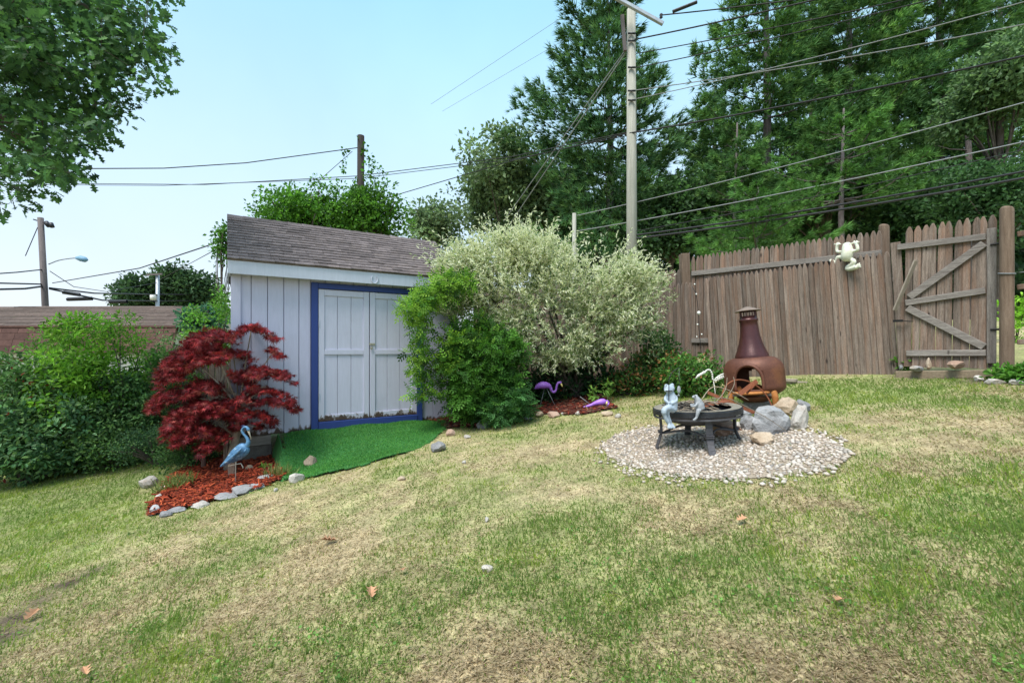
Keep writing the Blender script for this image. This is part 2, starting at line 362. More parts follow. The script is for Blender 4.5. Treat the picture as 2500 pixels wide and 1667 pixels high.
DRYW = [(G(a,b).x, G(a,b).y, r, k) for a, b, r, k in DRY]; GRNW = [(G(a,b).x, G(a,b).y, r, k) for a, b, r, k in GRN]
def dryness(x, y):
    d = .50+.75*(vnoise(x, y, 1.1, 3)-.5)+.8*(vnoise(x+.35*y, y, .34, 5)-.5)+.5*(vnoise(x, y, .09, 8, 2)-.5)
    for cx, cy_, r, k in DRYW: d = d+.68*k*np.exp(-((x-cx)**2+(y-cy_)**2*1.2)/(r*r))
    for cx, cy_, r, k in GRNW: d = d-.50*k*np.exp(-((x-cx)**2+(y-cy_)**2*1.2)/(r*r))
    return np.clip(d, 0, 1)
SOIL = [(G(a,b).x, G(a,b).y, r) for a, b, r in ((215,1398,.10),(150,1432,.11),(85,1472,.11),(30,1512,.14),(10,1555,.14),(2270,915,.35),(2420,925,.3),(740,1310,.05))]
def soilness(x, y):
    s = 0*x
    for cx, cy_, r in SOIL: s = np.maximum(s, np.exp(-((x-cx)**2+(y-cy_)**2*2.0)/(r*r))*1.25)
    return np.clip(s*(.55+.9*vnoise(x, y, .12, 21, 2)), 0, 1)
# ------------------------------------------------------------------ ground sheet
def axis_pts(lo, hi, step, far): 
    a = list(np.arange(lo, hi+1e-6, step)); g = 1.25; d = step; L = [lo]; R = [hi]
    while L[-1] > -far: d *= g; L.append(L[-1]-d)
    d = step
    while R[-1] < far: d *= g; R.append(R[-1]+d)
    return np.array(L[1:][::-1]+a+R[1:])
gx = axis_pts(-9, 9, .09, 400); gy = axis_pts(1, 9.5, .09, 400)
XX, YY = np.meshgrid(gx, gy); xs = XX.ravel(); ys = YY.ravel(); zs = gz(xs, ys)+.010*(vnoise(xs, ys, .25, 4)-.5)
dr = dryness(xs, ys)[:, None]; so = soilness(xs, ys)[:, None]; nn = vnoise(xs, ys, .15, 12)[:, None]
cg = (1-dr)*np.array([[.20,.235,.085]])+dr*np.array([[.38,.305,.185]]); cg = cg*(.72+.55*nn)
cg = cg*(1-so)+so*np.array([[.085,.062,.050]])
nx, ny = len(gx), len(gy); ii = (np.arange(ny-1)[:, None]*nx+np.arange(nx-1)[None]).ravel()
GM, nt, bs = node_mat('lawn_soil'); at = nt.nodes.new('ShaderNodeAttribute'); at.attribute_name = 'Col'
v = coords(nt); n1 = noise(nt, v, 55, 5, .7); n2 = noise(nt, v, 9, 5, .6)
nt.links.new(mixcol(nt, .55, mixcol(nt, .3, at.outputs['Color'], ramp(nt, n2, .3, .7), 'OVERLAY'), ramp(nt, n1, .3, .7), 'OVERLAY'), bs.inputs['Base Color'])
bs.inputs['Roughness'].default_value = .95; bs.inputs['Specular IOR Level'].default_value = .1; bump(nt, bs, n1, .7, .02)
ground = link('ground', np_mesh('ground', np.stack([xs, ys, zs], 1), np.stack([ii, ii+1, ii+nx+1, ii+nx], 1), GM, cg, True)); ground['kind'] = 'structure'
# ------------------------------------------------------------------ grass blades
def blades(n, pxr, pyr, seed, hmul=1.0):
    r = np.random.default_rng(seed); px = r.uniform(*pxr, n); py = pyr[0]+(pyr[1]-pyr[0])*r.random(n)
    x, y = GV(px, py); ok = (y > .6) & (y < 11) & (np.abs(x) < 12)
    ok &= r.random(n) < np.clip((y/4.2)**1.3, .25, 1)               # even depth of turf: thin out close to the camera
    for pl in (mat_poly, bed1, bed2, shed_poly): ok &= ~inpoly(x, y, pl)
    ok &= ~(inpoly(x, y, pebp) & (r.random(n) > .06+.75*np.clip(vnoise(x, y, .3, 55)-.45, 0, 1)))
    fb = (6.1-8.0)/(5.19-3.49)
    ok &= ~((y > 8.0+(x-3.49)*fb-.05) & (x > 3.3))              # nothing past the back fence
    ok &= ~((y > 8.45) & (x > -1) & (x <= 3.3))
    ok &= ~((x < -5.0) & (y > 7.0+.27*(x+9.0)))
    x = x[ok]; y = y[ok]; n = len(x); d = dryness(x, y); so = soilness(x, y)
    ok = r.random(n) > .72*so; x = x[ok]; y = y[ok]; d = d[ok]; n = len(x)
    isd = r.random(n) < np.clip((d-.24)*1.25, .14, .90)
    tuft = vnoise(x, y, .22, 31, 2)
    h = np.where(isd, .014+.024*r.random(n), (.014+.024*r.random(n))*(.6+.7*(1-d))*(.55+.9*tuft))*hmul
    long_ = r.random(n) < .02+.10*(tuft > .66); h[long_ & ~isd] *= 1.8
    az = r.random(n)*2*np.pi; lean = np.where(isd, .95+.55*r.random(n), .25+1.0*r.random(n))
    dirv = np.stack([np.cos(az)*np.sin(lean), np.sin(az)*np.sin(lean), np.cos(lean)], 1)
    wd = np.maximum(.0028, .00090*y)*(.7+.7*r.random(n)); sd = np.stack([-np.sin(az), np.cos(az), 0*az], 1)
    side = np.stack([np.ones(n), 0*az, 0*az], 1)*.6+sd*.6; side = unit(side)*wd[:, None]
    b = np.stack([x, y, gz(x, y)-.002], 1); tip = b+dirv*(h*np.where(isd, 1.5, 1.25))[:, None]
    mid = b+dirv*(h*.6)[:, None]+np.stack([0*h, 0*h, .25*h], 1)
    nr_ = y < 3.2; m1 = int(nr_.sum()); m2 = n-m1                  # bent blades close by, single faces farther off
    V1 = np.stack([b-side, b+side, mid+side*.7, tip, mid-side*.7], 1)[nr_].reshape(-1, 3); i = np.arange(m1)*5
    F1 = np.stack([np.stack([i, i+1, i+2], 1), np.stack([i, i+2, i+4], 1), np.stack([i+4, i+2, i+3], 1)], 1).reshape(-1, 3)
    V2 = np.stack([b-side*1.15, b+side*1.15, tip], 1)[~nr_].reshape(-1, 3); F2 = np.arange(m2*3).reshape(-1, 3)+len(V1)
    V = np.concatenate([V1, V2]); Fc = np.concatenate([F1, F2])
    lime = vnoise(x, y, .5, 44)
    gcol = pick([(.23,.34,.08),(.27,.38,.095),(.185,.285,.065),(.33,.42,.12),(.25,.33,.12)], n, r, .15); lm = (lime > .57) & (r.random(n) < .55)
    gcol[lm] = gcol[lm]*np.array([1.45,1.28,1.0]); dcol = pick([(.43,.33,.215),(.38,.285,.18),(.52,.415,.285),(.30,.225,.145),(.40,.325,.195)], n, r, .15)
    col = np.where(isd[:, None], dcol, gcol)
    return V, Fc, np.concatenate([np.repeat(col[nr_], 5, 0), np.repeat(col[~nr_], 3, 0)])
parts = [blades(430000, (-350, 2850), (925, 1720), 1), blades(30000, (-300, 2850), (890, 1010), 2)]
nv = 0; Vs = []; Fs_ = []; Cs = []
for V, Fc, cc in parts: Vs.append(V); Fs_.append(Fc+nv); Cs.append(cc); nv += len(V)
grass = link('grass', np_mesh('grass', np.concatenate(Vs), np.concatenate(Fs_), BLADE, np.concatenate(Cs)))
tag(grass, 'patchy green and straw-coloured lawn grass', 'grass', kind='stuff')
# broad-leaved weeds and clover in the lawn
r = np.random.default_rng(15); px = r.uniform(-200, 2700, 750); py = r.uniform(960, 1700, 750); x, y = GV(px, py); d = dryness(x, y)
ok = (d < .5) & (y > 1) & (y < 8) & ~inpoly(x, y, mat_poly) & ~inpoly(x, y, bed1) & ~inpoly(x, y, bed2) & ~inpoly(x, y, pebp) & ~inpoly(x, y, shed_poly) & ~((x < -4.6) & (y > 7))
wc = np.stack([x, y, gz(x, y)+.014], 1)[ok]
wd_ = foliage('clover', None, wc, .06, 8, T_oval(.8), (.009, .019), [(.12,.26,.05),(.16,.30,.07),(.10,.21,.05)], 3, BLADE, .25, 1.2)
tag(wd_, 'clover and broad-leaved weeds growing through the lawn', 'weeds', kind='stuff')
# ------------------------------------------------------------------ artificial turf mat in front of the shed door
def mat_z(s, n):
    p = SC0+SU*s+SN*n; g = float(gz(p.x, p.y))+.025; k = max(0, 1-n/1.25); e = max(0., min(1., (s-.42)/.12))
    return max(g, (g+(.165-g)*k*k*(3-2*k)))+.010*math.sin(9*s+4*n)+.008*math.sin(7*n-3*s)
turf = thing('turf_mat', 'bright green artificial turf mat laid as a ramp before the shed doors', 'mat', on(*SL(1.6, .8, 0)[:2]))
mb = MB(); idx = {}; NS, NN_ = 46, 34
for i in range(NS+1):
    for j in range(NN_+1):
        s = .44+(2.80-.44)*i/NS; n = .03+(1.72-.03)*j/NN_; idx[i, j] = len(mb.v); mb.v.append(tuple(SL(s, n, mat_z(s, n))))
mb.n = len(mb.v)
for i in range(NS):
    for j in range(NN_):
        s = .44+(2.80-.44)*(i+.5)/NS; n = .03+(1.72-.03)*(j+.5)/NN_
        if inpoly(np.array([s]), np.array([n]), MAT_SN)[0]: mb.f.append((idx[i,j], idx[i+1,j], idx[i+1,j+1], idx[i,j+1]))
TURFM = M('turf_backing', (.024,.11,.026), (.04,.16,.04), 40, rough=.9, rnd=0)
cl = mb.build('turf_backing', TURFM, turf, False, turf.location); sm = cl.modifiers.new('thick', 'SOLIDIFY'); sm.thickness = .012; sm.offset = -1
r = np.random.default_rng(9); n_ = 48000; s = r.uniform(.44, 2.8, n_); n = r.uniform(.03, 1.72, n_); jn = .035*r.normal(size=(2, n_)); ok = inpoly(s+jn[0], n+jn[1], MAT_SN) & (n < 1.74); s = s[ok]; n = n[ok]
b = np.array([tuple(SL(a, c, mat_z(a, c))) for a, c in zip(s, n)]); m = len(b)
ax = r.normal(size=(m, 3))*.55; ax[:, 2] += 1; ax[:, 0] += .35*np.sin(3*s); b = b-np.array(turf.location)
gr = vnoise(s, n, .35, 61)[:, None]; cc = pick([(.08,.29,.06),(.11,.34,.07),(.06,.23,.05),(.16,.37,.09)], m, r, .15)*(.75+.5*gr)
V, Fc, Cc = place((np.array([(-.16,0,0),(.16,0,0),(0,1,0)]), np.array([(0,1,2)])), b, ax, r.normal(size=(m, 3)), .014+.010*r.random(m), cc)
link('turf_fibre', np_mesh('turf_fibre', V, Fc, BLADE, Cc), turf)['kind'] = 'stuff'
mb = MB(); ring = [(.44,.06),(.44,.3),(.44,.6),(.44,.9),(.43,1.2),(.45,1.38)]                       # left edge hangs down to the soil
for (s0, n0), (s1, n1) in zip(ring[:-1], ring[1:]):
    q = [SL(s0+.05, n0, mat_z(s0+.06, n0)), SL(s1+.05, n1, mat_z(s1+.06, n1)), on(*SL(s1-.03, n1, 0)[:2]), on(*SL(s0-.03, n0, 0)[:2])]
    mb.add(q+[p+SU*.015 for p in q], [(0,1,2,3),(7,6,5,4),(0,4,5,1),(3,2,6,7)])
mb.build('hanging_edge', TURFM, turf, False, turf.location)
# ------------------------------------------------------------------ mulch beds
def bed(name, label, poly, nchip, cols, seed, dark):
    r = np.random.default_rng(seed); xs = [p[0] for p in poly]; ys = [p[1] for p in poly]; c = on(sum(xs)/len(xs), sum(ys)/len(ys))
    root = thing(name, label, 'garden bed', c); g = .05; mb = MB(); ids = {}
    X = np.arange(min(xs)-g, max(xs)+g, g); Y = np.arange(min(ys)-g, max(ys)+g, g)
    IN = inpoly(*np.meshgrid(X+g/2, Y+g/2), poly)
    def vid(i, j):
        if (i, j) not in ids:
            p = on(X[i]+r.normal()*.008, Y[j]+r.normal()*.008, .012+.02*r.random()); ids[i, j] = len(mb.v); mb.v.append(tuple(p))
        return ids[i, j]
    for j in range(len(Y)-1):
        for i in range(len(X)-1):
            if IN[j, i]: mb.f.append((vid(i,j), vid(i+1,j), vid(i+1,j+1), vid(i,j+1)))
    mb.n = len(mb.v); mb.build('mulch_base', M(name+'_base', dark, tuple(1.7*k for k in dark), 30, rough=.95, rnd=0, bdist=.02), root, True, c)
    x = r.uniform(min(xs), max(xs), nchip*3); y = r.uniform(min(ys), max(ys), nchip*3); ok = inpoly(x, y, poly); x = x[ok][:nchip]; y = y[ok][:nchip]; m = len(x)
    pos = np.stack([x, y, gz(x, y)+.022+.022*r.random(m)], 1)-np.array(c); ax = r.normal(size=(m, 3)); ax[:, 2] *= .25
    tpl = (np.array([(-.13,0,0),(.13,0,0),(.10,1,0),(-.09,1,0),(-.12,0,.13),(.12,0,.13),(.09,1,.1),(-.08,1,.1)]), np.array([(0,1,5),(0,5,4),(1,2,6),(1,6,5),(2,3,7),(2,7,6),(3,0,4),(3,4,7),(4,5,6),(4,6,7)]))
    nr = np.zeros((m, 3)); nr[:, 2] = 1; nr += r.normal(size=(m, 3))*.3
    V, Fc, Cc = place(tpl, pos, ax, nr, .025+.05*r.random(m), pick(cols, m, r, .25))
    link('mulch_chip', np_mesh('mulch_chip', V, Fc, leafmat(name+'_chip', 0, .85, .15), Cc), root)['kind'] = 'stuff'
    return root
bed_a = bed('maple_bed', 'bed of bright red-brown bark mulch under the red maple', bed1, 5200, [(.28,.045,.02),(.20,.034,.017),(.36,.075,.03),(.13,.026,.015)], 4, (.10,.02,.01))
bed_b = bed('shrub_bed', 'dark red mulch bed below the variegated shrub along the fence', bed2, 3600, [(.16,.03,.018),(.11,.022,.015),(.22,.05,.028),(.20,.12,.08)], 5, (.045,.012,.008))
# ------------------------------------------------------------------ stones
def rock_mesh(dims, seed, mat, sub=3, cuts=16, rough=.05, smooth=False):
    bm = bmesh.new(); bmesh.ops.create_icosphere(bm, subdivisions=sub, radius=1); r = np.random.default_rng(seed)
    V = np.array([v.co[:] for v in bm.verts]); 
    for _ in range(cuts):
        n = unit(r.normal(size=3)); d = .62+.3*r.random(); k = V @ n-d; V = V-np.outer(np.maximum(k, 0), n)
    V = V*(1+rough*r.normal(size=(len(V), 1)))*np.array(dims)/2
    for v, c in zip(bm.verts, V): v.co = c
    me = bpy.data.meshes.new('stone'); bm.to_mesh(me); bm.free(); me.materials.append(mat); me.polygons.foreach_set('use_smooth', [smooth]*len(me.polygons))
    return me
def rock(name, label, px, py_base, wpx, hpx, mat, seed, Y=None, parent=None, rot=None, dep=None, cat='stone', group=None, sub=3):
    """stone whose lower edge shows at py_base; width and height in photo pixels"""
    g = G(px, py_base); Y0 = g.y; wd = wpx/F*Y0; ht = hpx/F*Y0; dp = dep or (wd*.8)
    me = rock_mesh((wd*1.15, dp*1.1, ht*1.35), seed, mat, sub)
    loc = on(g.x, g.y+dp*.35, ht*.34)
    o = link(name, me, None, loc, rot or (0, 0, seed*1.3)); 
    if parent is not None: o.parent = parent; o.location = loc-parent.location
    else: tag(o, label, cat, group)
    return o
for i, (px, py, wv, hv, mt) in enumerate([(372,1258,30,26,STONE),(398,1262,34,14,STONE),(425,1252,42,12,STONE),(480,1240,50,12,STONEW),(540,1222,56,16,STONE),(585,1208,64,20,STONE),(622,1196,46,14,STONE),(643,1176,38,16,STONE),(382,1222,18,16,STONEW),(395,1200,24,14,STONEW),(352,1192,44,26,STONEW),(606,1152,22,16,STONEB)]):
    rock('edging_stone', None, px, py, wv, hv, mt, 100+i, parent=bed_a, sub=2)
for i, (px, py, wv, hv, mt) in enumerate([(1049,1020,26,20,STONEB),(1029,1026,20,10,STONE),(1072,1014,30,26,STONEP),(1182,1046,36,24,STONE),(1216,1030,22,14,STONE),(1248,1032,16,14,STONE),(1318,1018,26,14,STONEB),(1352,1020,34,14,STONEP),(1374,1014,10,8,STONEW),(1412,1014,16,10,STONEW),(1484,1016,28,14,STONEB),(1510,1020,18,10,STONEW),(1290,1026,22,9,STONE),(1190,1012,40,22,STONEP)]):
    rock('edging_stone', None, px, py, wv, hv, mt, 140+i, parent=bed_b, sub=2)
for (lab, px, py, wv, hv, mt, sd) in [('tan brown stone lying on the green turf mat', 752,1142,36,28,STONEB,31),('pale grey angular stone at the front corner of the turf mat',718,1178,38,24,STONEW,32),
        ('grey flat stone at the right edge of the turf mat',1068,1103,42,24,STONE,33),('small pinkish stone above the right edge of the turf mat',1099,1064,24,16,STONEP,34),('small pale stone beside the pinkish stone by the turf mat',1140,1070,22,9,STONEW,35),
        ('dark rounded stone against the shed wall left of the blue frame',748,1054,24,12,STONE,36),('flat tan stone at the shed foot above the turf mat',712,1058,24,10,STONEB,37),('small tan stone on the upper left edge of the turf mat',722,1066,14,12,STONEB,38),
        ('tiny pale stone on the lawn right of the turf mat',1132,1132,12,8,STONEW,39),('small white stone in the middle of the lawn',1189,1274,13,13,STONEW,40),('larger white flat stone in the middle of the lawn',1188,1398,32,16,STONEW,41),
        ('small pale stone in dry grass below the maple bed',672,1200,10,10,STONEW,42),('tan leaf-sized stone on the lawn below the turf mat',978,1174,22,10,STONEB,43)]:
    rock('loose_stone', lab, px, py, wv, hv, mt, sd, sub=2)
for (lab, px, py, wv, hv, mt, sd, rt) in [('big blue-grey boulder beside the rusty wheel hoop',1893,1062,98,68,STONE,51,(0,.1,.4)),('tall whitish boulder right of the blue-grey boulder',1960,1048,44,66,STONEW,52,(0,.5,.2)),
        ('flat tan rock in the pebbles in front of the boulders',1872,1086,56,32,STONEB,53,(.1,.2,.4)),('pinkish brown boulder under the fire pit rim',1775,1066,72,50,STONEP,54,None),('grey boulder between the front legs of the chiminea',1855,1003,62,42,STONE,55,None),
        ('small round grey-green stone beside the blue-grey boulder',1831,1052,22,20,STONE,56,None),('grey stone behind the whitish boulder',1965,1006,34,32,STONE,57,None),('grey flat stone behind the right side of the fire pit',1815,1022,44,26,STONE,58,None),('small pale stone right of the pinkish boulder',1808,1046,30,14,STONEW,59,None),('dark grey rock wedged left of the blue-grey boulder',1838,1050,44,40,STONE,91,None),('rough grey rock behind the blue-grey boulder',1928,1016,58,44,STONEB,92,None)]:
    rock('boulder', lab, px, py, wv, hv, mt, sd, rot=rt, cat='boulder')
# pebbles
peb = thing('pebble_patch', 'rounded patch of pale river pebbles under the fire pit', 'pebbles', on(1.86, 4.0)); peb['kind'] = 'structure'
PM = leafmat('pebble', 0, .7, .3)
m_, nt, bs = node_mat('pebble_stone'); W, R = objrand(nt); rr = nt.nodes.new('ShaderNodeValToRGB'); e = rr.color_ramp.elements
e[0].position = 0; e[0].color = (.40,.36,.32,1); e[1].position = 1; e[1].color = (.31,.26,.215,1)
for ps, cc in ((.3,(.53,.475,.42)),(.5,(.34,.30,.26)),(.65,(.47,.40,.34)),(.82,(.26,.235,.215)),(.9,(.46,.38,.32))): k = e.new(ps); k.color = rgba(cc)
nt.links.new(R, rr.inputs[0]); nz = noise(nt, coords(nt), 60, 4, .6, W); nt.links.new(mixcol(nt, .35, rr.outputs[0], ramp(nt, nz, .3, .7), 'OVERLAY'), bs.inputs['Base Color']); bs.inputs['Roughness'].default_value = .75
pm = [rock_mesh((1, .8, .55), 70+k, m_, 1, 4, .03, True) for k in range(5)]
r = np.random.default_rng(77); px = r.uniform(1430, 2110, 12000); py = r.uniform(1025, 1190, 12000); x, y = GV(px, py)
jit = .26*(vnoise(x, y, .25, 90)-.5)+.06*r.normal(size=len(x)); ok = inpoly(x+jit, y+jit, pebp); x = x[ok]; y = y[ok]; size = (.024+.028*r.random(len(x))**1.5)
keep = []; cell = {}
for i in range(len(x)):
    k = (int(x[i]//.07), int(y[i]//.07)); good = True
    for a in (-1,0,1):
        for b_ in (-1,0,1):
            for j in cell.get((k[0]+a, k[1]+b_), []):
                if (x[i]-x[j])**2+(y[i]-y[j])**2 < (.34*(size[i]+size[j]))**2: good = False; break
            if not good: break
        if not good: break
    if good: cell.setdefault(k, []).append(i); keep.append(i)
keep.sort(key=lambda i: -size[i]/y[i]); big = keep[:300]; rest = keep[300:]
for q, i in enumerate(big):
    o = link('pebble', pm[q % 5], peb, on(x[i], y[i], .012)-peb.location, (r.normal()*.25, r.normal()*.25, r.random()*6.28)); s = size[i]*1.12; o.scale = (s, s*(.8+.3*r.random()), s)
tv = [np.array([v.co[:] for v in m.vertices]) for m in pm]; tf = np.array([p.vertices[:] for p in pm[0].polygons])
N = len(rest); ax = r.normal(size=(N, 3)); ax[:, 2] *= .2; nr = np.zeros((N, 3)); nr[:, 2] = 1; nr += .2*r.normal(size=(N, 3))
cols = pick([(.42,.36,.31),(.53,.475,.42),(.34,.30,.26),(.47,.40,.34),(.26,.235,.215),(.46,.38,.32),(.32,.26,.21)], N, r, .1)
V, Fc, Cc = place((tv[0], tf), np.stack([x[rest], y[rest], gz(x[rest], y[rest])+.010], 1)-np.array(peb.location), ax, nr, size[rest], cols)
link('pebbles_small', np_mesh('pebbles_small', V, Fc, PM, Cc, True), peb)['kind'] = 'stuff'
r = np.random.default_rng(78)                                   # soil sheet below the pebbles
mb = MB(); c = [sum(p[i] for p in pebp)/len(pebp) for i in (0, 1)]; nP = len(pebp)
for k in range(1, 7):
    for p in pebp: mb.v.append(tuple(on(c[0]+(p[0]-c[0])*k/6, c[1]+(p[1]-c[1])*k/6, .006)))
mb.v.append(tuple(on(c[0], c[1], .006))); mb.n = len(mb.v)
for i in range(nP): mb.f.append((mb.n-1, i, (i+1) % nP))
for k in range(5):
    for i in range(nP): mb.f.append((k*nP+i, (k+1)*nP+i, (k+1)*nP+(i+1) % nP, k*nP+(i+1) % nP))
mb.build('gravel_soil', M('gravel_soil', (.22,.175,.13), (.34,.28,.22), 30, rough=.95, rnd=0), peb, True, peb.location)
# ------------------------------------------------------------------ shed
def paint_mat(name, c, rot_z0, rot_z1, dark=(.07,.045,.035), rotamt=.62, var=.05):
    """painted board, flaking to rotten wood towards the foot"""
    m, nt, bs = node_mat(name); W, R = objrand(nt, 13); v = coords(nt, (1,1,1)); vs_ = coords(nt, (18,18,1.6))
    n1 = noise(nt, vs_, 3, 5, .6, W); n2 = noise(nt, coords(nt, (7,7,3)), 1.6, 7, .75, W)
    col = mixcol(nt, ramp(nt, n1, .3, .7), tuple(k*(1-var) for k in c), tuple(min(.9, k*(1+var)) for k in c))
    n3 = noise(nt, v, 2.5, 4, .6, W); col = mixcol(nt, ramp(nt, n3, .55, .9), col, tuple(k*.86 for k in c))
    sp = nt.nodes.new('ShaderNodeSeparateXYZ'); tc = nt.nodes.new('ShaderNodeTexCoord'); nt.links.new(tc.outputs['Object'], sp.inputs[0])
    mr = nt.nodes.new('ShaderNodeMapRange'); mr.inputs[1].default_value = rot_z0; mr.inputs[2].default_value = rot_z1; mr.inputs[3].default_value = rotamt; mr.inputs[4].default_value = 0
    nt.links.new(sp.outputs[2], mr.inputs[0])
    gt = nt.nodes.new('ShaderNodeMath'); gt.operation = 'SUBTRACT'; nt.links.new(mr.outputs[0], gt.inputs[0]); nt.links.new(n2, gt.inputs[1])
    msk = ramp(nt, gt.outputs[0], .02, .06); msk2 = ramp(nt, gt.outputs[0], -.06, .0)
    col = mixcol(nt, msk2, col, tuple(k*.62 for k in (c[0], c[1]*.93, c[2]*.8))); col = mixcol(nt, msk, col, dark)
    nt.links.new(col, bs.inputs['Base Color']); bs.inputs['Roughness'].default_value = .55; bs.inputs['Specular IOR Level'].default_value = .3; bump(nt, bs, n1, .25, .004)
    return m
FZ = .15; EZ = 2.385; RZ = 3.225; SW = 3.08; SD = 2.2
PAINT = paint_mat('shed_paint', (.50,.50,.64), .15, .40); PAINTD = paint_mat('door_paint', (.53,.53,.655), .24, .58, rotamt=.66)
PAINTF = paint_mat('fascia_paint', (.48,.51,.61), -9, -8); BLUE = paint_mat('blue_paint', (.027,.054,.215), .10, .2, rotamt=.35)
SHING = M('shingle', (.085,.070,.070), (.175,.145,.147), 14, rough=.95, bmp=.5, bdist=.004, rnd=.24, c3=(.14,.112,.105), s3=7, lo3=.5, hi3=.7, fine=140, finev=.5)
DARKM = M('dark_gap', (.02,.016,.014), (.035,.028,.024), 8, rough=.95, rnd=0)
shed = thing('shed', 'pale lilac-white wooden shed with brown shingle roof and blue door frame', 'shed', SC0, SA)
def sbox(name, parent, s0, s1, y0, y1, z0, z1, mat, bev=.003):
    """box in shed coordinates; y is depth behind the front wall"""
    return MB().box(((s0+s1)/2, (y0+y1)/2, (z0+z1)/2), (s1-s0, y1-y0, z1-z0), None, bev).build(name, mat, parent)
core = MB(); z1 = EZ-.02                                        # closed core walls (interior stays dark), with gable ends
core.box((SW/2, .06, (FZ+z1)/2), (SW-.02, .04, z1-FZ)); core.box((SW/2, SD-.06, (FZ+z1)/2), (SW-.02, .04, z1-FZ))
wall = core.build('wall', PAINT, shed)
for s_ in (0, SW):
    g = MB(); pts = [(.0,FZ),(SD,FZ),(SD,z1),(SD/2,RZ-.06),(.0,z1)]
    g.prism(pts, .03, lambda u, v, w_, s_=s_: Vector((s_+(.016 if s_ == 0 else -.016)+w_, u, v))); g.build('gable_wall', PAINT, wall)
gr = [.0,.06,.191,.378,.570,.755,.904]; x = 2.508; rgt = []
while x < SW-.05: rgt.append(x); x += .19
edges = [(a, b) for a, b in zip(gr[:-1], gr[1:])]+[(a, b) for a, b in zip(rgt, rgt[1:]+[SW])]
for a, b in edges: sbox('board', wall, a+.0035, b-.0035, .004, .036, FZ-.01*random.random(), z1-.03, PAINT, .004)
x = .904
while x < 2.49: b = min(2.508, x+.19); sbox('board', wall, x+.0035, b-.0035, .004, .036, 2.19, z1-.03, PAINT, .004); x = b
sbox('floor', shed, .02, SW-.02, .05, SD-.05, FZ-.012, FZ+.05, DARKM)
sbox('corner_board', shed, -.012, .075, -.020, .0, FZ-.02, 2.23, PAINT); sbox('corner_board', shed, -.034, -.004, -.018, .07, FZ-.02, 2.23, PAINT)
sbox('corner_board', shed, SW-.075, SW+.012, -.020, .0, FZ-.02, 2.23, PAINT)
sbox('fascia', shed, -.07, SW+.07, -.155, -.128, 2.205, EZ-.012, PAINTF, .004); sbox('soffit', shed, -.06, SW+.06, -.127, .003, 2.26, 2.275, PAINTF)
# blue door frame
fr = sbox('door_frame', shed, .906, .992, -.034, .004, FZ+.0, 2.185, BLUE, .004)
sbox('frame_side', fr, 2.423, 2.508, -.034, .004, FZ, 2.185, BLUE, .004); sbox('frame_head', fr, .994, 2.421, -.032, .004, 2.108, 2.183, BLUE, .004)
sbox('sill', fr, .994, 2.421, -.045, .003, FZ+.005, FZ+.108, BLUE, .005)
# doors: recessed boards behind stiles and rails
def door(s0, s1, hinge_left, lock):
    zt, zb = 2.098, .262
    bk = [s0+.07+i*((s1-s0-.14)/3) for i in range(4)]
    d = sbox('door', shed, s0+.004, s1-.004, .018, .034, zb+.01, zt-.01, DARKM, 0)
    for a, b in zip(bk[:-1], bk[1:]): sbox('panel_board', d, a+.0025, b-.0025, -.004, .017, zb+.012, zt-.012, PAINTD, .003)
    sbox('stile', d, s0+.005, s0+.082, -.022, .012, zb, zt, PAINTD, .003); sbox('stile', d, s1-.082, s1-.005, -.022, .012, zb, zt, PAINTD, .003)
    for z0, z1_ in ((zt-.085, zt-.002), (1.19, 1.262), (zb+.004, zb+.085)): sbox('rail', d, s0+.083, s1-.083, -.021, -.0045, z0, z1_, PAINTD, .003)
    for z in (.62, 1.62):
        q = s0+.012 if hinge_left else s1-.012
        MB().tube([(q, -.028, z-.04), (q, -.028, z+.04)], .007, 8).build('hinge', PAINTF, d)
    if lock:
        STEEL = M('galvanised', (.35,.33,.27), (.5,.47,.4), 20, rough=.45, metal=.7, rnd=0)
        hs = MB().box((s0+.035, -.027, 1.34), (.085, .008, .03), None, .002); hs.build('hasp', STEEL, d)
        pl = MB().box((s0+.02, -.042, 1.285), (.032, .016, .034), None, .003); pl.tube(smooth_path([(s0+.01,-.042,1.30),(s0+.01,-.042,1.33),(s0+.02,-.042,1.345),(s0+.03,-.042,1.33),(s0+.03,-.042,1.30)], 3), .0035, 6); pl.build('padlock', STEEL, d)
door(.994, 1.694, True, False); door(1.696, 2.421, False, True)
# horseshoe on the fascia
hs = MB(); hs.tube(smooth_path([Vector((1.73+.045*math.sin(a), -.165, 2.275+.06*math.cos(a))) for a in np.radians(np.linspace(-25-180+65, 180-40, 9)+180)], 3), .0075, 6)
ho = hs.build('horseshoe', PAINTF); ho.location = SC0; ho.rotation_euler = (0, 0, SA); tag(ho, 'white painted horseshoe nailed to the shed fascia above the doors', 'horseshoe')
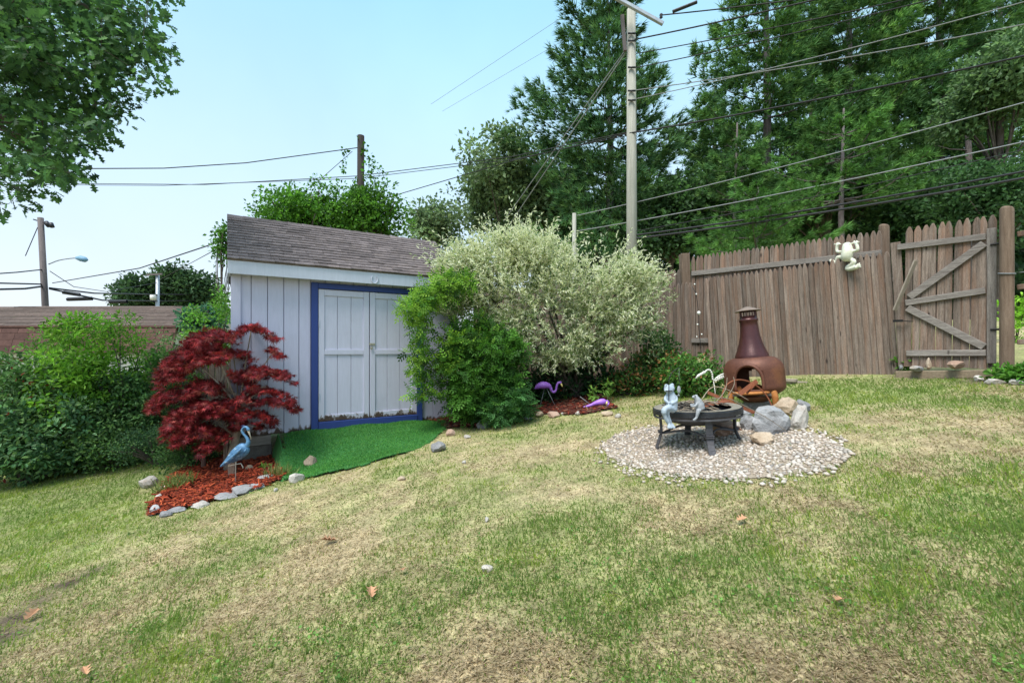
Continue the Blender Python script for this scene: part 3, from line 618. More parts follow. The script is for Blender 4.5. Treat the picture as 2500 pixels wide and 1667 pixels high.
# roof with shingles
ye, yr = -.17, SD/2; sl_ = math.atan2(RZ-EZ, yr-ye); Ls = math.hypot(RZ-EZ, yr-ye); s0, s1 = -.075, SW+.085
def rp(s, t, h): return Vector((s, ye+t*math.cos(sl_)-h*math.sin(sl_), EZ+t*math.sin(sl_)+h*math.cos(sl_)))
deck = MB()
for sgn in (1, -1):
    q = [rp(a, t, h) for h in (-.022, -.002) for a, t in ((s0+.005, .005), (s1-.005, .005), (s1-.005, Ls), (s0+.005, Ls))]
    if sgn < 0: q = [Vector((p.x, SD-p.y, p.z)) for p in q]
    deck.add(q, [(0,1,2,3),(7,6,5,4),(0,4,5,1),(1,5,6,2),(2,6,7,3),(3,7,4,0)])
roof = deck.build('roof', SHING, shed)
nc = 16; ex = Ls/nc; rr_ = random.Random(3); cnt = 0
smesh = {}
for k in range(nc):
    x = s0-rr_.random()*.15
    while x < s1:
        wv = rr_.choice((.15, .17, .2, .24)); a, b = max(x, s0), min(x+wv, s1); x += wv
        if b-a < .02: continue
        t0 = k*ex-.006+rr_.uniform(-.004, .004); t1 = (k+1)*ex+.03; h = .015+rr_.uniform(0, .007); t1 = min(t1, Ls+.01)
        m = MB(); V = [rp(a+.0015, t0, 0.001), rp(b-.0015, t0, .001), rp(b-.0015, t0, h), rp(a+.0015, t0, h), rp(a+.0015, t1, .001), rp(b-.0015, t1, .001), rp(b-.0015, t1, .004), rp(a+.0015, t1, .004)]
        org = V[0]; m.add([p-org for p in V], [(0,1,2,3),(4,7,6,5),(0,4,5,1),(1,5,6,2),(2,6,7,3),(3,7,4,0)])
        m.build('shingle', SHING, roof, loc=org); cnt += 1
x = s0                                                          # ridge caps
while x < s1-.03:
    m = MB(); V = [Vector((0, yr-.10, RZ-.055)), Vector((0, yr, RZ+.014)), Vector((0, yr+.10, RZ-.055))]; L = min(.2, s1-x)+.02
    V2 = [v+Vector((L, 0, -.006)) for v in V]; T = Vector((0,0,.012)); V3 = [v+T for v in V+V2]
    m.add(V+V2+V3, [(0,1,4,3),(1,2,5,4),(6,9,10,7),(7,10,11,8),(0,6,7,1),(1,7,8,2),(3,4,10,9),(4,5,11,10),(0,3,9,6),(2,8,11,5)])
    m.build('ridge_cap', SHING, roof, loc=(x, 0, 0)); x += .2
sbox('rake_board', shed, -.052, -.036, -.10, .10, 2.20, 2.30, PAINTF)
m = MB()
for sgn in (1, -1):
    q = [Vector((-.05, ye+.02, EZ-.13)), Vector((-.05, yr, RZ-.12)), Vector((-.05, yr, RZ-.03)), Vector((-.05, ye+.02, EZ-.03))]
    if sgn < 0: q = [Vector((p.x, SD-p.y, p.z)) for p in q]
    m.add(q+[p+Vector((-.016,0,0)) for p in q], [(0,1,2,3),(7,6,5,4),(0,4,5,1),(1,5,6,2),(2,6,7,3),(3,7,4,0)])
m.build('barge_board', PAINTF, shed)
# pier: timber on a concrete block under the near corner; more piers out of sight keep it standing
gzc = float(gz(SC0.x, SC0.y))
sbox('pier_timber', shed, .0, .42, .03, .30, FZ-.14, FZ-.015, M('grey_timber', (.20,.18,.16), (.33,.31,.28), 4, (1,8,8), .9, rnd=0), .006)
sbox('pier_block', shed, .05, .43, .05, .28, gzc-.06, FZ-.142, M('concrete_block', (.10,.09,.08), (.17,.155,.135), 12, rough=.95, rnd=0), .008)
for s_, y_ in ((1.5, .2), (2.8, .2), (.2, 2.0), (1.5, 2.0), (2.8, 2.0)):
    p = SL(s_, -y_, 0); sbox('pier_block', shed, s_-.1, s_+.1, y_-.1, y_+.1, float(gz(p.x, p.y))-.3, FZ-.013, DARKM)
# small timber stakes at the corner
stk = thing('timber_stake', 'short grey timber stake in the mulch behind the heron', 'stake', G(567, 1166)); MB().box((0, 0, .13), (.075, .05, .30), None, .004).build('post', WOODG, stk)
stk = thing('timber_stake', 'dark timber stake in the mulch under the shed corner', 'stake', G(553, 1153)); MB().box((0, 0, .19), (.05, .05, .42), None, .004).build('post', WOODG, stk)
# ------------------------------------------------------------------ stockade fences and gate
def picket_mesh(h, wd, seed, th=.02):
    r = random.Random(seed); t = .088+r.uniform(-.015, .015); q = wd/2
    o = [(-q, 0), (q, 0), (q, h-t), (q*.86, h-t*.72), (q*.55, h-t*.28), (q*.24+r.uniform(-.003,.003), h), (-q*.24, h-r.uniform(0,.004)), (-q*.55, h-t*.28), (-q*.86, h-t*.72), (-q, h-t)]
    n = len(o); V = [(x, th/2, z) for x, z in o]+[(x, -th*.15, z) for x, z in o]+[(x*.80, -th/2, max(0, z-.008)) for x, z in o]
    Fs = [tuple(range(n)), tuple(range(3*n-1, 2*n-1, -1))]
    for a in (0, n): Fs += [(a+i, a+(i+1) % n, a+n+(i+1) % n, a+n+i) for i in range(n)]
    return MB().add(V, Fs).mesh('picket', WOODG)
PK = {}
def pk(h, wd):
    k = (round(h, 2), wd)
    if k not in PK: PK[k] = [picket_mesh(h, wd, s) for s in range(4)]
    return random.choice(PK[k])
def fence(name, label, a, b, za, zb, h, n, rack=0., face=1, rails=(), posts=(), wd=None, jit=.010, railw=.055, parts=True):
    """pickets from plan point a to b, feet at za..zb; rack = sideways lean of the picket tops, radians. face=-1: rails on the far side"""
    a = Vector((a[0], a[1], 0)); b = Vector((b[0], b[1], 0)); d = b-a; L = d.length; ang = math.atan2(d.y, d.x)
    root = thing(name, label, 'fence', Vector((a.x, a.y, za)), ang); sl = math.atan2(zb-za, L); sp = L/n; wd = wd or sp*1.0
    for i in range(n):
        t = (i+.5)/n; x = t*L; z = (zb-za)*t
        o = link('picket', pk(h, round(wd, 4)), root, (x, random.uniform(-.004, .004), z+random.uniform(-jit, jit)), (random.uniform(-.004,.004), -rack+random.uniform(-.004,.004), random.uniform(-.03,.03)))
    for hz, y in rails:
        q = MB().bar((.01+hz*0, y, hz), (L-.01, y, hz+zb-za), railw, .03, bev=.006); q.build('rail', WOODR, root)
    return root, L, ang
# front leaning panel (right) and its left neighbour
Bl, Br = (3.49, 8.0), (5.19, 6.1)
fp, _, _ = fence('stockade_panel', 'brown-grey stockade fence panel leaning behind the chiminea', Bl, Br, ZC-.50, ZC-.42, 1.74, 37, rack=.06, rails=((.35,.03),(1.35,.03)))
fl, _, _ = fence('stockade_panel', 'grey stockade fence panel behind the variegated shrub and low bushes', (-.70, 8.55), (3.46, 8.48), ZC-.92, ZC-.50, 1.74, 56, rack=.012, rails=((.35,.03),(1.35,.03)))
MB().box((2.05+.0, -.05, .78), (.09, .05, 1.6), None, .004).build('post', M('red_brown_wood', (.12,.05,.035), (.19,.085,.06), 5, (8,8,.7), .85, rnd=0), fl)
# taller fence right behind, rails towards us
Al, Ar = (3.30, 8.35), (5.16, 6.33)
fa, La, aa = fence('picket_fence', 'taller weathered picket fence with rail rising behind the leaning panel', Al, Ar, ZC-.16, ZC-.20, 1.84, 38, rack=0, rails=((1.52,-.032),(.3,-.032)), railw=.085)
fb, _, _ = fence('picket_fence', 'taller grey picket fence tops behind the fence left of the post', (-.6, 8.72), (3.18, 8.58), ZC-.75, ZC-.36, 1.84, 50, rails=((1.45,-.032),(.3,-.032)))
def roundpost(name, label, px, ptop, pbot, Y, wpx, lean=0, mat=None, sq=False, grp=None):
    t = P(px, ptop, Y); wv = wpx/F*Y; g = on(t.x, t.y)
    root = thing(name, label, 'post', g); H = t.z-g.z; mb = MB()
    if sq: mb.box((0, 0, H/2-.15), (wv, wv, H+.3), None, .006)
    else: mb.tube([(0,0,-.3), (0,0,H*.5), (0,0,H-.05), (0,0,H-.012), (.004,0,H)], [wv/2, wv/2*1.0, wv/2*.99, wv/2*.95, wv/2*.80], 14)
    mb.build('post', mat or WOODN, root); root.rotation_euler = (0, -lean, 0)
    return root
roundpost('fence_post', 'tan square fence post between the two fence runs', 1682, 620, 915, 8.62, 20, .04, WOODN, True)
roundpost('fence_post', 'weathered round fence post left of the gate', 2165, 550, 900, 6.6, 22, .02)
roundpost('gate_post', 'thick round wooden gate post right of the gate', 2458, 507, 900, 5.18, 26, .0)
# gate
gl = P(2206, 898, 5.98); gr_ = P(2433, 898, 5.36); gr_.z = gl.z = ZC-.24
d = Vector((gr_.x-gl.x, gr_.y-gl.y, 0)); Lg = d.length
gate = thing('garden_gate', 'weathered picket garden gate with Z-shaped braces', 'gate', gl, math.atan2(d.y, d.x)); gate.rotation_euler = (0, .0, math.atan2(d.y, d.x))
zt0, zt1 = (850-560)/F*5.98+.24, (850-526)/F*5.38+.24
for i in range(11):
    t = (i+.5)/11; hh = zt0+(zt1-zt0)*t+.02; hh = round(hh/.02)*.02
    link('board', pk(hh, round(Lg/11*.97, 4)), gate, (t*Lg, 0, random.uniform(-.008,.008)), (0, random.uniform(-.008,.008)+.01, 0))
def gbar(name, x0, z0, x1, z1, wv, y=-.028, mat=WOODR): MB().bar((x0, y, z0), (x1, y, z1), wv, .028, bev=.005).build(name, mat, gate)
gbar('rail', -.06, zt0-.23, Lg-.085, zt1-.245, .075); gbar('rail', .02, .83, Lg-.09, .925, .075); gbar('rail', .03, .175, Lg-.085, .185, .075)
gbar('brace', .06, .90, Lg-.10, zt1-.325, .085, -.0305); gbar('brace', .04, .765, Lg-.10, .255, .085, -.0305)
MB().bar((Lg-.04, -.03, .06), (Lg-.04, -.03, zt1-.155), .08, .03, up=(1,0,0), bev=.005).build('stile', WOODS, gate)
IRON = M('dark_iron', (.015,.015,.017), (.03,.028,.027), 20, rough=.55, metal=.6, rnd=0)
for z in (.46, 1.46): MB().tube([(Lg-.05, -.05, z), (Lg+.05, -.05, z)], .012, 8).bar((Lg+.03, -.05, z-.02), (Lg+.03, -.05, z+.02), .02, .02, (1,0,0)).build('hinge', IRON, gate)
MB().bar((-.10, -.05, .60), (.0, -.05, .60), .03, .02).tube([(-.02, -.05, .6), (.10, -.05, .585)], .006, 6).build('latch', IRON, gate)
# jamb board, leaning stick, beam and stones by the gate
j = thing('jamb_board', 'narrow grey jamb board standing between post and gate', 'board', P(2206, 885, 6.0)); jb = MB(); a = P(2186, 592, 6.05); b = P(2206, 895, 6.0)
jb.bar(b-b, a-b, .105, .025, up=(1,-.9,0), bev=.004).build('board', WOODG, j); j.location = b
a, b = P(2236, 636, 5.80), P(2184, 758, 5.98); st = MB().bar((0,0,0), a-b, .055, .02, up=(1,0,.4), bev=.003).build('leaning_stick', WOODL); st.location = b; tag(st, 'pale wooden stick leaning against the gate edge', 'stick')
a, b = P(2190, 915, 6.0), P(2475, 913, 5.05); bm_ = MB().bar((0,0,0), b-a, .10, .10, bev=.008).build('timber_beam', M('sill_beam', (.17,.13,.09), (.27,.21,.15), 5, (3,8,8), .9, rnd=0)); bm_.location = a; tag(bm_, 'long timber beam on the ground below the gate', 'beam')
for lab, px, py, wv, hv, mt, sd in [('upright tan stone chip on the beam under the gate',2268,899,22,26,STONEB,61),('flat pinkish stone on the beam under the gate',2335,899,62,24,STONEP,62),('flat grey stone at the left of the gate sill',2238,905,44,14,STONE,63),('small grey stone at the corner of the leaning panel',2199,902,14,14,STONE,64)]:
    Y = 5.75 if px < 2300 else 5.45
    p = P(px, py, Y); wd = wv/F*Y; o = link('sill_stone', rock_mesh((wd, wd*.6, hv/F*Y*1.2), sd, mt, 2), None, p+Vector((0,0,hv/F*Y*.4)), (0,0,.7)); tag(o, lab, 'stone')
for lab, px, py, wv, sd in [('white stone lump near the gate post foot',2440,938,40,65),('white stone at the right edge by the gate post',2492,940,40,66),('small pale stone on the bare soil before the gate',2395,930,22,67)]: rock('loose_stone', lab, px, py, wv, 14, STONEW, sd, sub=2)
# boards lying behind the chiminea
for lab, x0, x1, py, dz in [('pale board lying on the grass at the foot of the leaning panel',1905,1972,930,0),('shorter pale board on top of the lying board behind the chiminea',1908,1945,922,.03)]:
    a, b = P(x0, py, 6.55), P(x1, py-1, 6.4); a.z = b.z = float(gz(a.x, a.y))+.03+dz; o = MB().bar((0,0,0), b-a, .04, .09, bev=.004).build('lumber', WOODL); o.location = a; tag(o, lab, 'board')
# fence beyond the gate post, seen from its rail side
fe, _, _ = fence('picket_fence', 'fence section with rails right of the thick gate post', (5.98, 4.99), (6.9, 4.1), ZC-.2, ZC-.1, 1.85, 12, rails=((.30,-.05),(.92,-.05),(1.52,-.05)), railw=.07)
for z in (.30,.92,1.52): MB().bar((-.30, -.05, z-.03), (.02, -.05, z), .06, .03, bev=.006).build('rail', WOODG, fe)
# wire loop round the gate post
c = P(2458, 668, 5.18); lp = MB(); lp.tube([c+Vector((.066*math.cos(t), .066*math.sin(t), .012*math.sin(t))) for t in np.linspace(0, 6.28, 20)], .008, 6); lp.tube([c+Vector((.06,-.07,0)), P(2500, 664, 5.0)], .005, 5); o = lp.build('wire_loop', WIREG, None, True, c); tag(o, 'grey wire loop tied round the thick gate post', 'wire')
# string lights down the square post
sg = thing('string_light', 'string of small white bulbs hanging down the tan fence post', 'string light', P(1702, 915, 8.05)); L0 = sg.location.copy()
pts = [P(1690,700,8.05), P(1699,716,8.02), P(1703,740,8.02), P(1705,764,8.02), P(1706,800,8.02), P(1709,830,8.02), P(1712,870,8.02)]; MB().tube(pts, .006, 5).build('cord', WIRE, sg, True, L0)
BULB = M('white_bulb', (.65,.65,.62), (.8,.8,.77), 5, rough=.2, bmp=0, rnd=0)
for px, py, s in ((1700,718,.014),(1706,764,.032),(1703,792,.015),(1713,816,.014),(1701,822,.013),(1696,694,.014)): MB().ball(P(px, py, 8.0), (s, s, s*1.1), 10, 6).build('bulb', BULB, sg, True, L0)
# dark fence behind the left hedge
fd, _, _ = fence('old_fence', 'dark grey old board fence behind the left hedge', (-9.6, 7.35), (-4.75, 8.75), -1.02, -.30, 1.42, 48, wd=.097, rails=((.3,.03),(1.1,.03)))
roundpost('fence_post', 'grey square post standing in the left hedge by the maple', 368, 853, 1060, 8.25, 18, 0, WOODG, True)
# ------------------------------------------------------------------ chiminea
RUST = M('rusty_iron', (.088,.032,.020), (.140,.054,.034), 5, rough=.55, metal=.25, rnd=0, c3=(.20,.078,.032), s3=3.5, lo3=.55, hi3=.75, spec=.4)
RUSTO = M('orange_rust', (.30,.105,.028), (.42,.18,.055), 9, rough=.8, metal=.1, rnd=.08, c3=(.15,.05,.03), s3=6)
RUSTD = M('dark_glaze', (.050,.015,.016), (.078,.024,.023), 5, rough=.32, metal=.3, rnd=0, spec=.5)
CAPM = M('cap_iron', (.16,.12,.10), (.23,.18,.15), 9, rough=.7, metal=.2, rnd=0)
RUSTB = M('rust_strap', (.17,.055,.028), (.25,.085,.04), 12, rough=.8, metal=.2, rnd=.1)
cp = on((1848-CX)/F*5.2, 5.2); K = 5.2/F
chim = thing('chiminea', 'rusty red-brown chiminea with long neck and cap by the fence', 'chiminea', cp); chim.rotation_euler = (0, -.085, math.radians(-40))
zb0 = .17; zt_ = .62; rx, ry = .315, .27
mb = MB(); NA, NZ = 56, 24; ids = {}
def rprof(t):                                                   # belly radius factor from foot (0) to shoulder (1)
    if t < .22: return .62+.38*math.sin(t/.22*math.pi/2)
    if t < .60: return 1.0
    return max(.0, (1-((t-.60)/.40)**2.3))**.5*.52+.48
def opening(a, z, big=0):
    """arched mouth, front (-y) and back"""
    x = rx*math.sin(a); h = z-(zb0+.075)
    if h < 0: return False
    wv = .136+big; return abs(x) < wv and (h < .15 or (x/wv)**2+((h-.15)/(.12+big))**2 < 1)
for j in range(NZ+1):
    t = j/NZ; z = zb0+(zt_-zb0)*t; f = rprof(t)
    for i in range(NA):
        a = 2*math.pi*i/NA; ids[i, j] = len(mb.v); mb.v.append((rx*f*math.sin(a), -ry*f*math.cos(a), z))
mb.n = len(mb.v)
for j in range(NZ):
    for i in range(NA):
        a = 2*math.pi*(i+.5)/NA; z = zb0+(zt_-zb0)*(j+.5)/NZ
        if a > math.pi*1.5 or a < math.pi*.5:
            aa = a if a < math.pi else a-2*math.pi
            if opening(aa, z): continue
        elif opening(a-math.pi, z, -.03): continue
        mb.f.append((ids[i,j], ids[(i+1)%NA,j], ids[(i+1)%NA,j+1], ids[i,j+1]))
mb.lathe([(.0, zb0-.055), (.12, zb0-.05), (rx*.60, zb0+.005)], 32)
body = mb.build('belly', RUST, chim, True); k = body.modifiers.new('thick', 'SOLIDIFY'); k.thickness = .014; k.offset = -1
fr = MB(); arch = []
for sx in (-1, 1):
    pass
path = [(-.139, .07), (-.141, .14), (-.139, .215), (-.119, .28), (-.08, .33), (-.036, .352), (0, .358), (.036, .352), (.08, .33), (.119, .28), (.139, .215), (.141, .14), (.139, .07)]
def onbelly(x, h, off=.008):
    t = max(0, min(1, h/(zt_-zb0))); f = rprof(t); s = max(-1, min(1, x/(rx*f))); return Vector((x, -ry*f*math.sqrt(1-s*s)-off, zb0+h))
fr.tube([onbelly(x, h) for x, h in smooth_path([(a, b, 0) for a, b in path], 3) for x, h in [(x, h)]] if False else [onbelly(p[0], p[1]) for p in smooth_path([(a, b, 0) for a, b in path], 3)], .017, 8)
fr.build('mouth_rim', RUST, chim, True)
hz = MB(); hz.box((0, -.20, zb0+.055), (.33, .20, .022), None, .006); hz.tube([Vector((.19*math.sin(a), -.12-.22*math.cos(a), zb0+.05)) for a in np.linspace(-1.2, 1.2, 14)], .014, 8); hz.build('hearth_lip', RUSTO, chim, True)
ash = MB(); ash.box((0, 0, zb0+.025), (.40, .36, .03)); ash.build('ash', M('ash', (.10,.085,.075), (.26,.23,.21), 25, rough=1, rnd=0), chim)
nk = MB(); nk.lathe([(.178,.595),(.180,.61),(.172,.64),(.148,.70),(.122,.78),(.103,.87),(.094,.96),(.090,1.02),(.100,1.03),(.100,1.05),(.090,1.055),(.088,1.085),(.078,1.085),(.076,1.05),(.08,.9)], 36); nk.build('neck', RUSTD, chim, True)
cage = MB()
for q in range(8): a = q*math.pi/4; cage.bar((.082*math.cos(a), .082*math.sin(a), 1.08), (.082*math.cos(a), .082*math.sin(a), 1.15), .012, .008, (math.cos(a), math.sin(a), 0))
cage.lathe([(.086,1.14),(.086,1.15),(.078,1.15),(.078,1.14),(.086,1.14)], 24); cage.build('spark_cage', RUSTD, chim)
MB().lathe([(.0,1.20),(.03,1.193),(.09,1.168),(.137,1.150),(.139,1.143),(.13,1.142),(.0,1.165)], 32).build('cap', CAPM, chim, True)
for a in (215, 325, 90):
    a = math.radians(a); d = Vector((math.cos(a), math.sin(a), 0)); pts = [d*.16+Vector((0,0,.25)), d*.24+Vector((0,0,.235)), d*.275+Vector((0,0,.16)), d*.27+Vector((0,0,.07)), d*.30+Vector((0,0,-.03))]
    lg = MB(); sp = smooth_path(pts, 4); n = len(sp); lg.tube(sp, [.046-.024*i/(n-1) for i in range(n)], 10); lg.build('leg', RUSTO, chim, True)
# ------------------------------------------------------------------ fire pit
pc = on((1706-CX)/F*4.22, 4.22); PITM = M('black_enamel', (.022,.023,.028), (.045,.047,.055), 8, rough=.45, metal=.4, rnd=0, c3=(.07,.065,.06)); PITG = M('grey_iron', (.060,.058,.066), (.10,.098,.108), 10, rough=.7, metal=.2, rnd=.05)
pit = thing('fire_pit', 'round black metal fire pit on four legs over the pebbles', 'fire pit', pc); pit.rotation_euler = (0, -.06, -.14)
Rr = .39; zr = .345
MB().lathe([(.0,zr-.155),(.16,zr-.148),(.27,zr-.115),(.345,zr-.055),(Rr-.02,zr-.035),(Rr-.015,zr-.03),(.33,zr-.045),(.25,zr-.10),(.15,zr-.13),(.0,zr-.137)], 48).build('bowl', PITG, pit, True)
rim = MB(); rim.lathe([(Rr-.075,zr-.006),(Rr-.01,zr),(Rr,zr-.004),(Rr,zr-.045),(Rr-.012,zr-.047),(Rr-.012,zr-.012),(Rr-.075,zr-.018),(Rr-.075,zr-.006)], 48); rim.build('rim', PITM, pit)
MB().lathe([(Rr-.095,zr-.002),(Rr-.012,zr+.004),(Rr-.012,zr+.0055),(Rr-.095,zr+.0)], 48).build('rim_top', M('rim_ash', (.14,.125,.10), (.23,.205,.17), 14, rough=.9, rnd=0), pit)
MB().lathe([(Rr-.02,zr-.060),(Rr-.003,zr-.058),(Rr-.003,zr-.074),(Rr-.02,zr-.076)], 48).build('lower_band', PITG, pit)
for q in range(4):
    a = math.radians(-88+90*q); d = Vector((math.cos(a), math.sin(a), 0)); lg = MB()
    pts = [d*.335+Vector((0,0,zr-.03)), d*.33+Vector((0,0,zr-.14)), d*.335+Vector((0,0,.11)), d*.385+Vector((0,0,-.02))]
    sp = smooth_path(pts, 3)
    for p0, p1 in zip(sp[:-1], sp[1:]): lg.bar(p0-(p1-p0)*.05, p1, .058, .016, up=(-d.y, d.x, 0), bev=.003)
    for z in (.125, .14): lg.bar(d*.345+Vector((-d.y, d.x, 0))*.033+Vector((0,0,z)), d*.345-Vector((-d.y, d.x, 0))*.033+Vector((0,0,z)), .008, .026)
    lg.build('leg', PITG, pit)
    d2 = Vector((math.cos(a+math.pi/2), math.sin(a+math.pi/2), 0)); br = MB(); pts = smooth_path([d*.33+Vector((0,0,.115)), (d+d2)*.13+Vector((0,0,.155)), d2*.33+Vector((0,0,.115))], 4)
    br.tube(pts, .010, 6); br.build('leg_brace', PITG, pit)
tw = random.Random(5); TWIG = M('dry_twig', (.16,.12,.085), (.30,.25,.19), 12, rough=.9, rnd=.3); CHAR = M('charred_wood', (.02,.018,.017), (.10,.085,.07), 12, rough=.95, rnd=.3)
mb = MB()                                                       # ash and debris in the bowl
for i in range(12):
    for k in range(28):
        a = 2*math.pi*k/28; rr2 = .315*i/11; mb.v.append((rr2*math.cos(a), rr2*math.sin(a), zr-.055+.022*tw.random()+(.012 if i < 8 else -.01)))
mb.n = len(mb.v)
for i in range(11):
    for k in range(28): mb.f.append((i*28+k, i*28+(k+1)%28, (i+1)*28+(k+1)%28, (i+1)*28+k))
mb.build('ash_bed', M('pit_ash', (.05,.045,.04), (.17,.15,.13), 30, rough=1, rnd=0), pit)
for i in range(34):
    a = tw.random()*6.28; rr2 = .24*tw.random()**.5; b = tw.random()*6.28; L = tw.uniform(.08, .24); c = Vector((rr2*math.cos(a)-.04, rr2*math.sin(a), zr-.01+.05*tw.random())); d = Vector((math.cos(b), math.sin(b), tw.uniform(-.25,.25)))*L/2
    MB().tube([c-d, c+Vector((0,0,.01)), c+d], [.006,.007,.004], 5).build('stick', TWIG if i % 3 else CHAR, pit)
MB().bar((.03, -.05, zr+.012), (.29, .11, zr+.03), .01, .10, bev=.003).build('rust_plate', RUSTB, pit)
for i, pl in enumerate([[(.05,.2,.02),(.30,.2,.05),(.42,.12,.0),(.60,.0,-.12),(.74,-.06,-.24)],[(.2,.1,.02),(.32,.2,.12),(.36,.24,.24)],[(.1,.22,.03),(.24,.3,.15),(.40,.22,.10),(.52,.18,.02)],[(.34,.2,.05),(.42,.24,.17),(.43,.28,.24)],[(-.28,-.12,.02),(-.12,.05,.05),(.08,.16,.04)]]):
    sp = smooth_path([Vector((x, y, zr+z)) for x, y, z in pl], 4); MB().tube(sp, [.0055-.003*k/(len(sp)-1) for k in range(len(sp))], 5).build('branch', TWIG, pit, True)
# ------------------------------------------------------------------ rusty hoop with straps
hc = P(1826, 992, 4.62); hoop = thing('wheel_hoop', 'thin rusty iron hoop with bent straps leaning beside the fire pit', 'hoop', on(hc.x, hc.y)); o_ = Vector(hoop.location)
ex_ = Vector((.96, .28, .0)); ey_ = Vector((-.10, .42, .90)).normalized(); MBh = MB(); MBh.tube([hc+ex_*(.30*math.cos(t))+ey_*(.29*math.sin(t)) for t in np.linspace(0, 2*math.pi, 48)], .008, 6, False); MBh.build('ring', RUSTB, hoop, True, o_)
for (x0, y0), (x1, y1), wv in [((1805,962),(1848,930),.045),((1848,932),(1822,960),.028),((1728,958),(1838,1006),.035),((1838,1004),(1884,1026),.035),((1779,1014),(1762,1050),.035)]:
    a = P(x0, y0, 4.58); b = P(x1, y1, 4.66); MB().bar(a, b, wv, .006, up=(0,.4,1)).build('strap', RUSTB, hoop, False, o_)
# ------------------------------------------------------------------ frog statues on the fire pit
BLUEG = M('pale_blue_resin', (.27,.33,.40), (.40,.46,.53), 14, rough=.6, rnd=0, c3=(.30,.36,.42), s3=9)
GREYR = M('grey_resin', (.24,.255,.28), (.35,.37,.40), 14, rough=.7, rnd=0, c3=(.24,.25,.26), s3=9)
Yf = 3.90; q = lambda px, py, dy=0: P(px, py, Yf+dy)
frog = thing('frog_statue', 'pale blue frog statue fishing, seated on the fire pit rim', 'statue', q(1640, 1005)); o_ = Vector(frog.location); mb = MB(); k = Yf/F
mb.tube([q(1641,1002), q(1640,985), q(1638,970), q(1636,957)], [13*k,14*k,13*k,9*k], 12); mb.ball(q(1634,948,-.005), (13.5*k, 12*k, 9*k)); mb.ball(q(1632,953,-.028), (11*k, 8*k, 5*k))
mb.ball(q(1626.5,942,-.01), 5*k, 8, 6); mb.ball(q(1641,940,-.01), 5*k, 8, 6)
for dx, dy in ((0, -.02), (7, .015)):
    mb.tube(smooth_path([q(1644,1000,dy), q(1630+dx*.3,996,-.06+dy), q(1621+dx,1002,-.085+dy), q(1624+dx,1018,-.08+dy), q(1632+dx*.7,1033,-.075+dy), q(1634+dx,1038,-.08+dy)], 3), [8.5*k]*4+[7*k]*4+[5*k]*4+[4*k]*4, 8)
    for e in (-5, 0, 5): mb.tube([q(1634+dx,1036,-.08+dy), q(1636+dx+e,1046,-.10+dy)], [4*k, 2.6*k], 6)
mb.tube(smooth_path([q(1627,966,0), q(1624,976,-.03), q(1632,982,-.055)], 3), 4*k, 7); mb.tube(smooth_path([q(1649,966,0), q(1651,978,-.03), q(1636,986,-.055)], 3), 4*k, 7); mb.ball(q(1633,983,-.057), 4.5*k, 8, 6)
remesh(mb.build('body', BLUEG, frog, True, o_), .0055, 3)
MB().tube([q(1625,953.5,-.052), q(1632,954.5,-.058), q(1640,953,-.05)], 1.0*k, 5).build('mouth', WIRE, frog, True, o_)
for px in (1627, 1641): MB().ball(q(px, 941, -.022), 1.5*k, 8, 6).build('eye', WIRE, frog, True, o_)
rp_ = smooth_path([q(1633,988,-.06), q(1633,950,-.065), q(1634,925,-.06), q(1642,908,-.05), q(1658,897,-.03)], 4); MB().tube(rp_, .0035, 5).build('fishing_rod', WIRE, frog, True, o_)
fs = MB(); fs.tube([q(1658,897,-.03), q(1658,942,-.03)], .001, 4); fs.build('fishing_line', WIREG, frog, True, o_)
fi = MB(); fi.ball(q(1657.5,951,-.03), (4.5*k, 2.5*k, 9*k)); fi.add([q(1657,960,-.03), q(1653,966,-.03), q(1660,966,-.028)], [(0,1,2)]); fi.build('fish', GREYR, frog, True, o_)
Yf = 3.86; frog2 = thing('small_statue', 'small grey crouching frog statue on the front rim of the fire pit', 'statue', q(1708, 1004)); o_ = Vector(frog2.location); mb = MB(); k = Yf/F
mb.tube([q(1710,999), q(1708,988), q(1703,976), q(1699,970)], [11*k,11*k,8*k,6*k], 12); mb.ball(q(1696,969), (7*k, 6*k, 4.5*k)); mb.ball(q(1700,966.5), 4*k, 8, 6)
mb.tube(smooth_path([q(1704,982,-.02), q(1697,991,-.03), q(1686,991,-.03)], 3), 3*k, 7); mb.tube(smooth_path([q(1704,982,.02), q(1695,987,.03), q(1685,988,.03)], 3), 3*k, 7)
mb.tube(smooth_path([q(1706,1000,-.03), q(1703,1010,-.035), q(1700,1020,-.035), q(1692,1026,-.04)], 3), [6*k,5.5*k,5*k,4.5*k,4*k,3.5*k,3*k,3*k,3*k,2.5*k], 8)
remesh(mb.build('body', GREYR, frog2, True, o_), .005, 3)
MB().ball(q(1697,967,-.02), 1.6*k, 8, 6).build('eye', WIRE, frog2, True, o_)
# ------------------------------------------------------------------ purple flamingos
PURP = M('purple_plastic', (.26,.10,.50), (.34,.15,.60), 8, rough=.4, bmp=.15, rnd=0, spec=.45); YEL = M('beak_yellow', (.60,.50,.16), (.7,.6,.25), 8, rough=.5, rnd=0)
def flamingo(label, base, parts, legs, beak, rings=None):
    t = thing('garden_flamingo', label, 'flamingo', base); o_ = Vector(t.location); mb = MB(); mb.tube(parts[0], parts[1], 14); mb.tube(parts[2], parts[3], 10)
    remesh(mb.build('body', PURP, t, True, o_), .007, 3)
    MB().tube(beak[0], beak[1], 8).build('beak', YEL, t, True, o_); MB().tube([beak[0][-1], beak[0][-1]+(beak[0][-1]-beak[0][-2])*.5], [beak[1][-1]*.9, .003], 8).build('beak_tip', WIRE, t, True, o_)
    for a, b in legs: MB().tube([a, b], .0045, 6).build('leg', WIREG, t, True, o_)
    return t
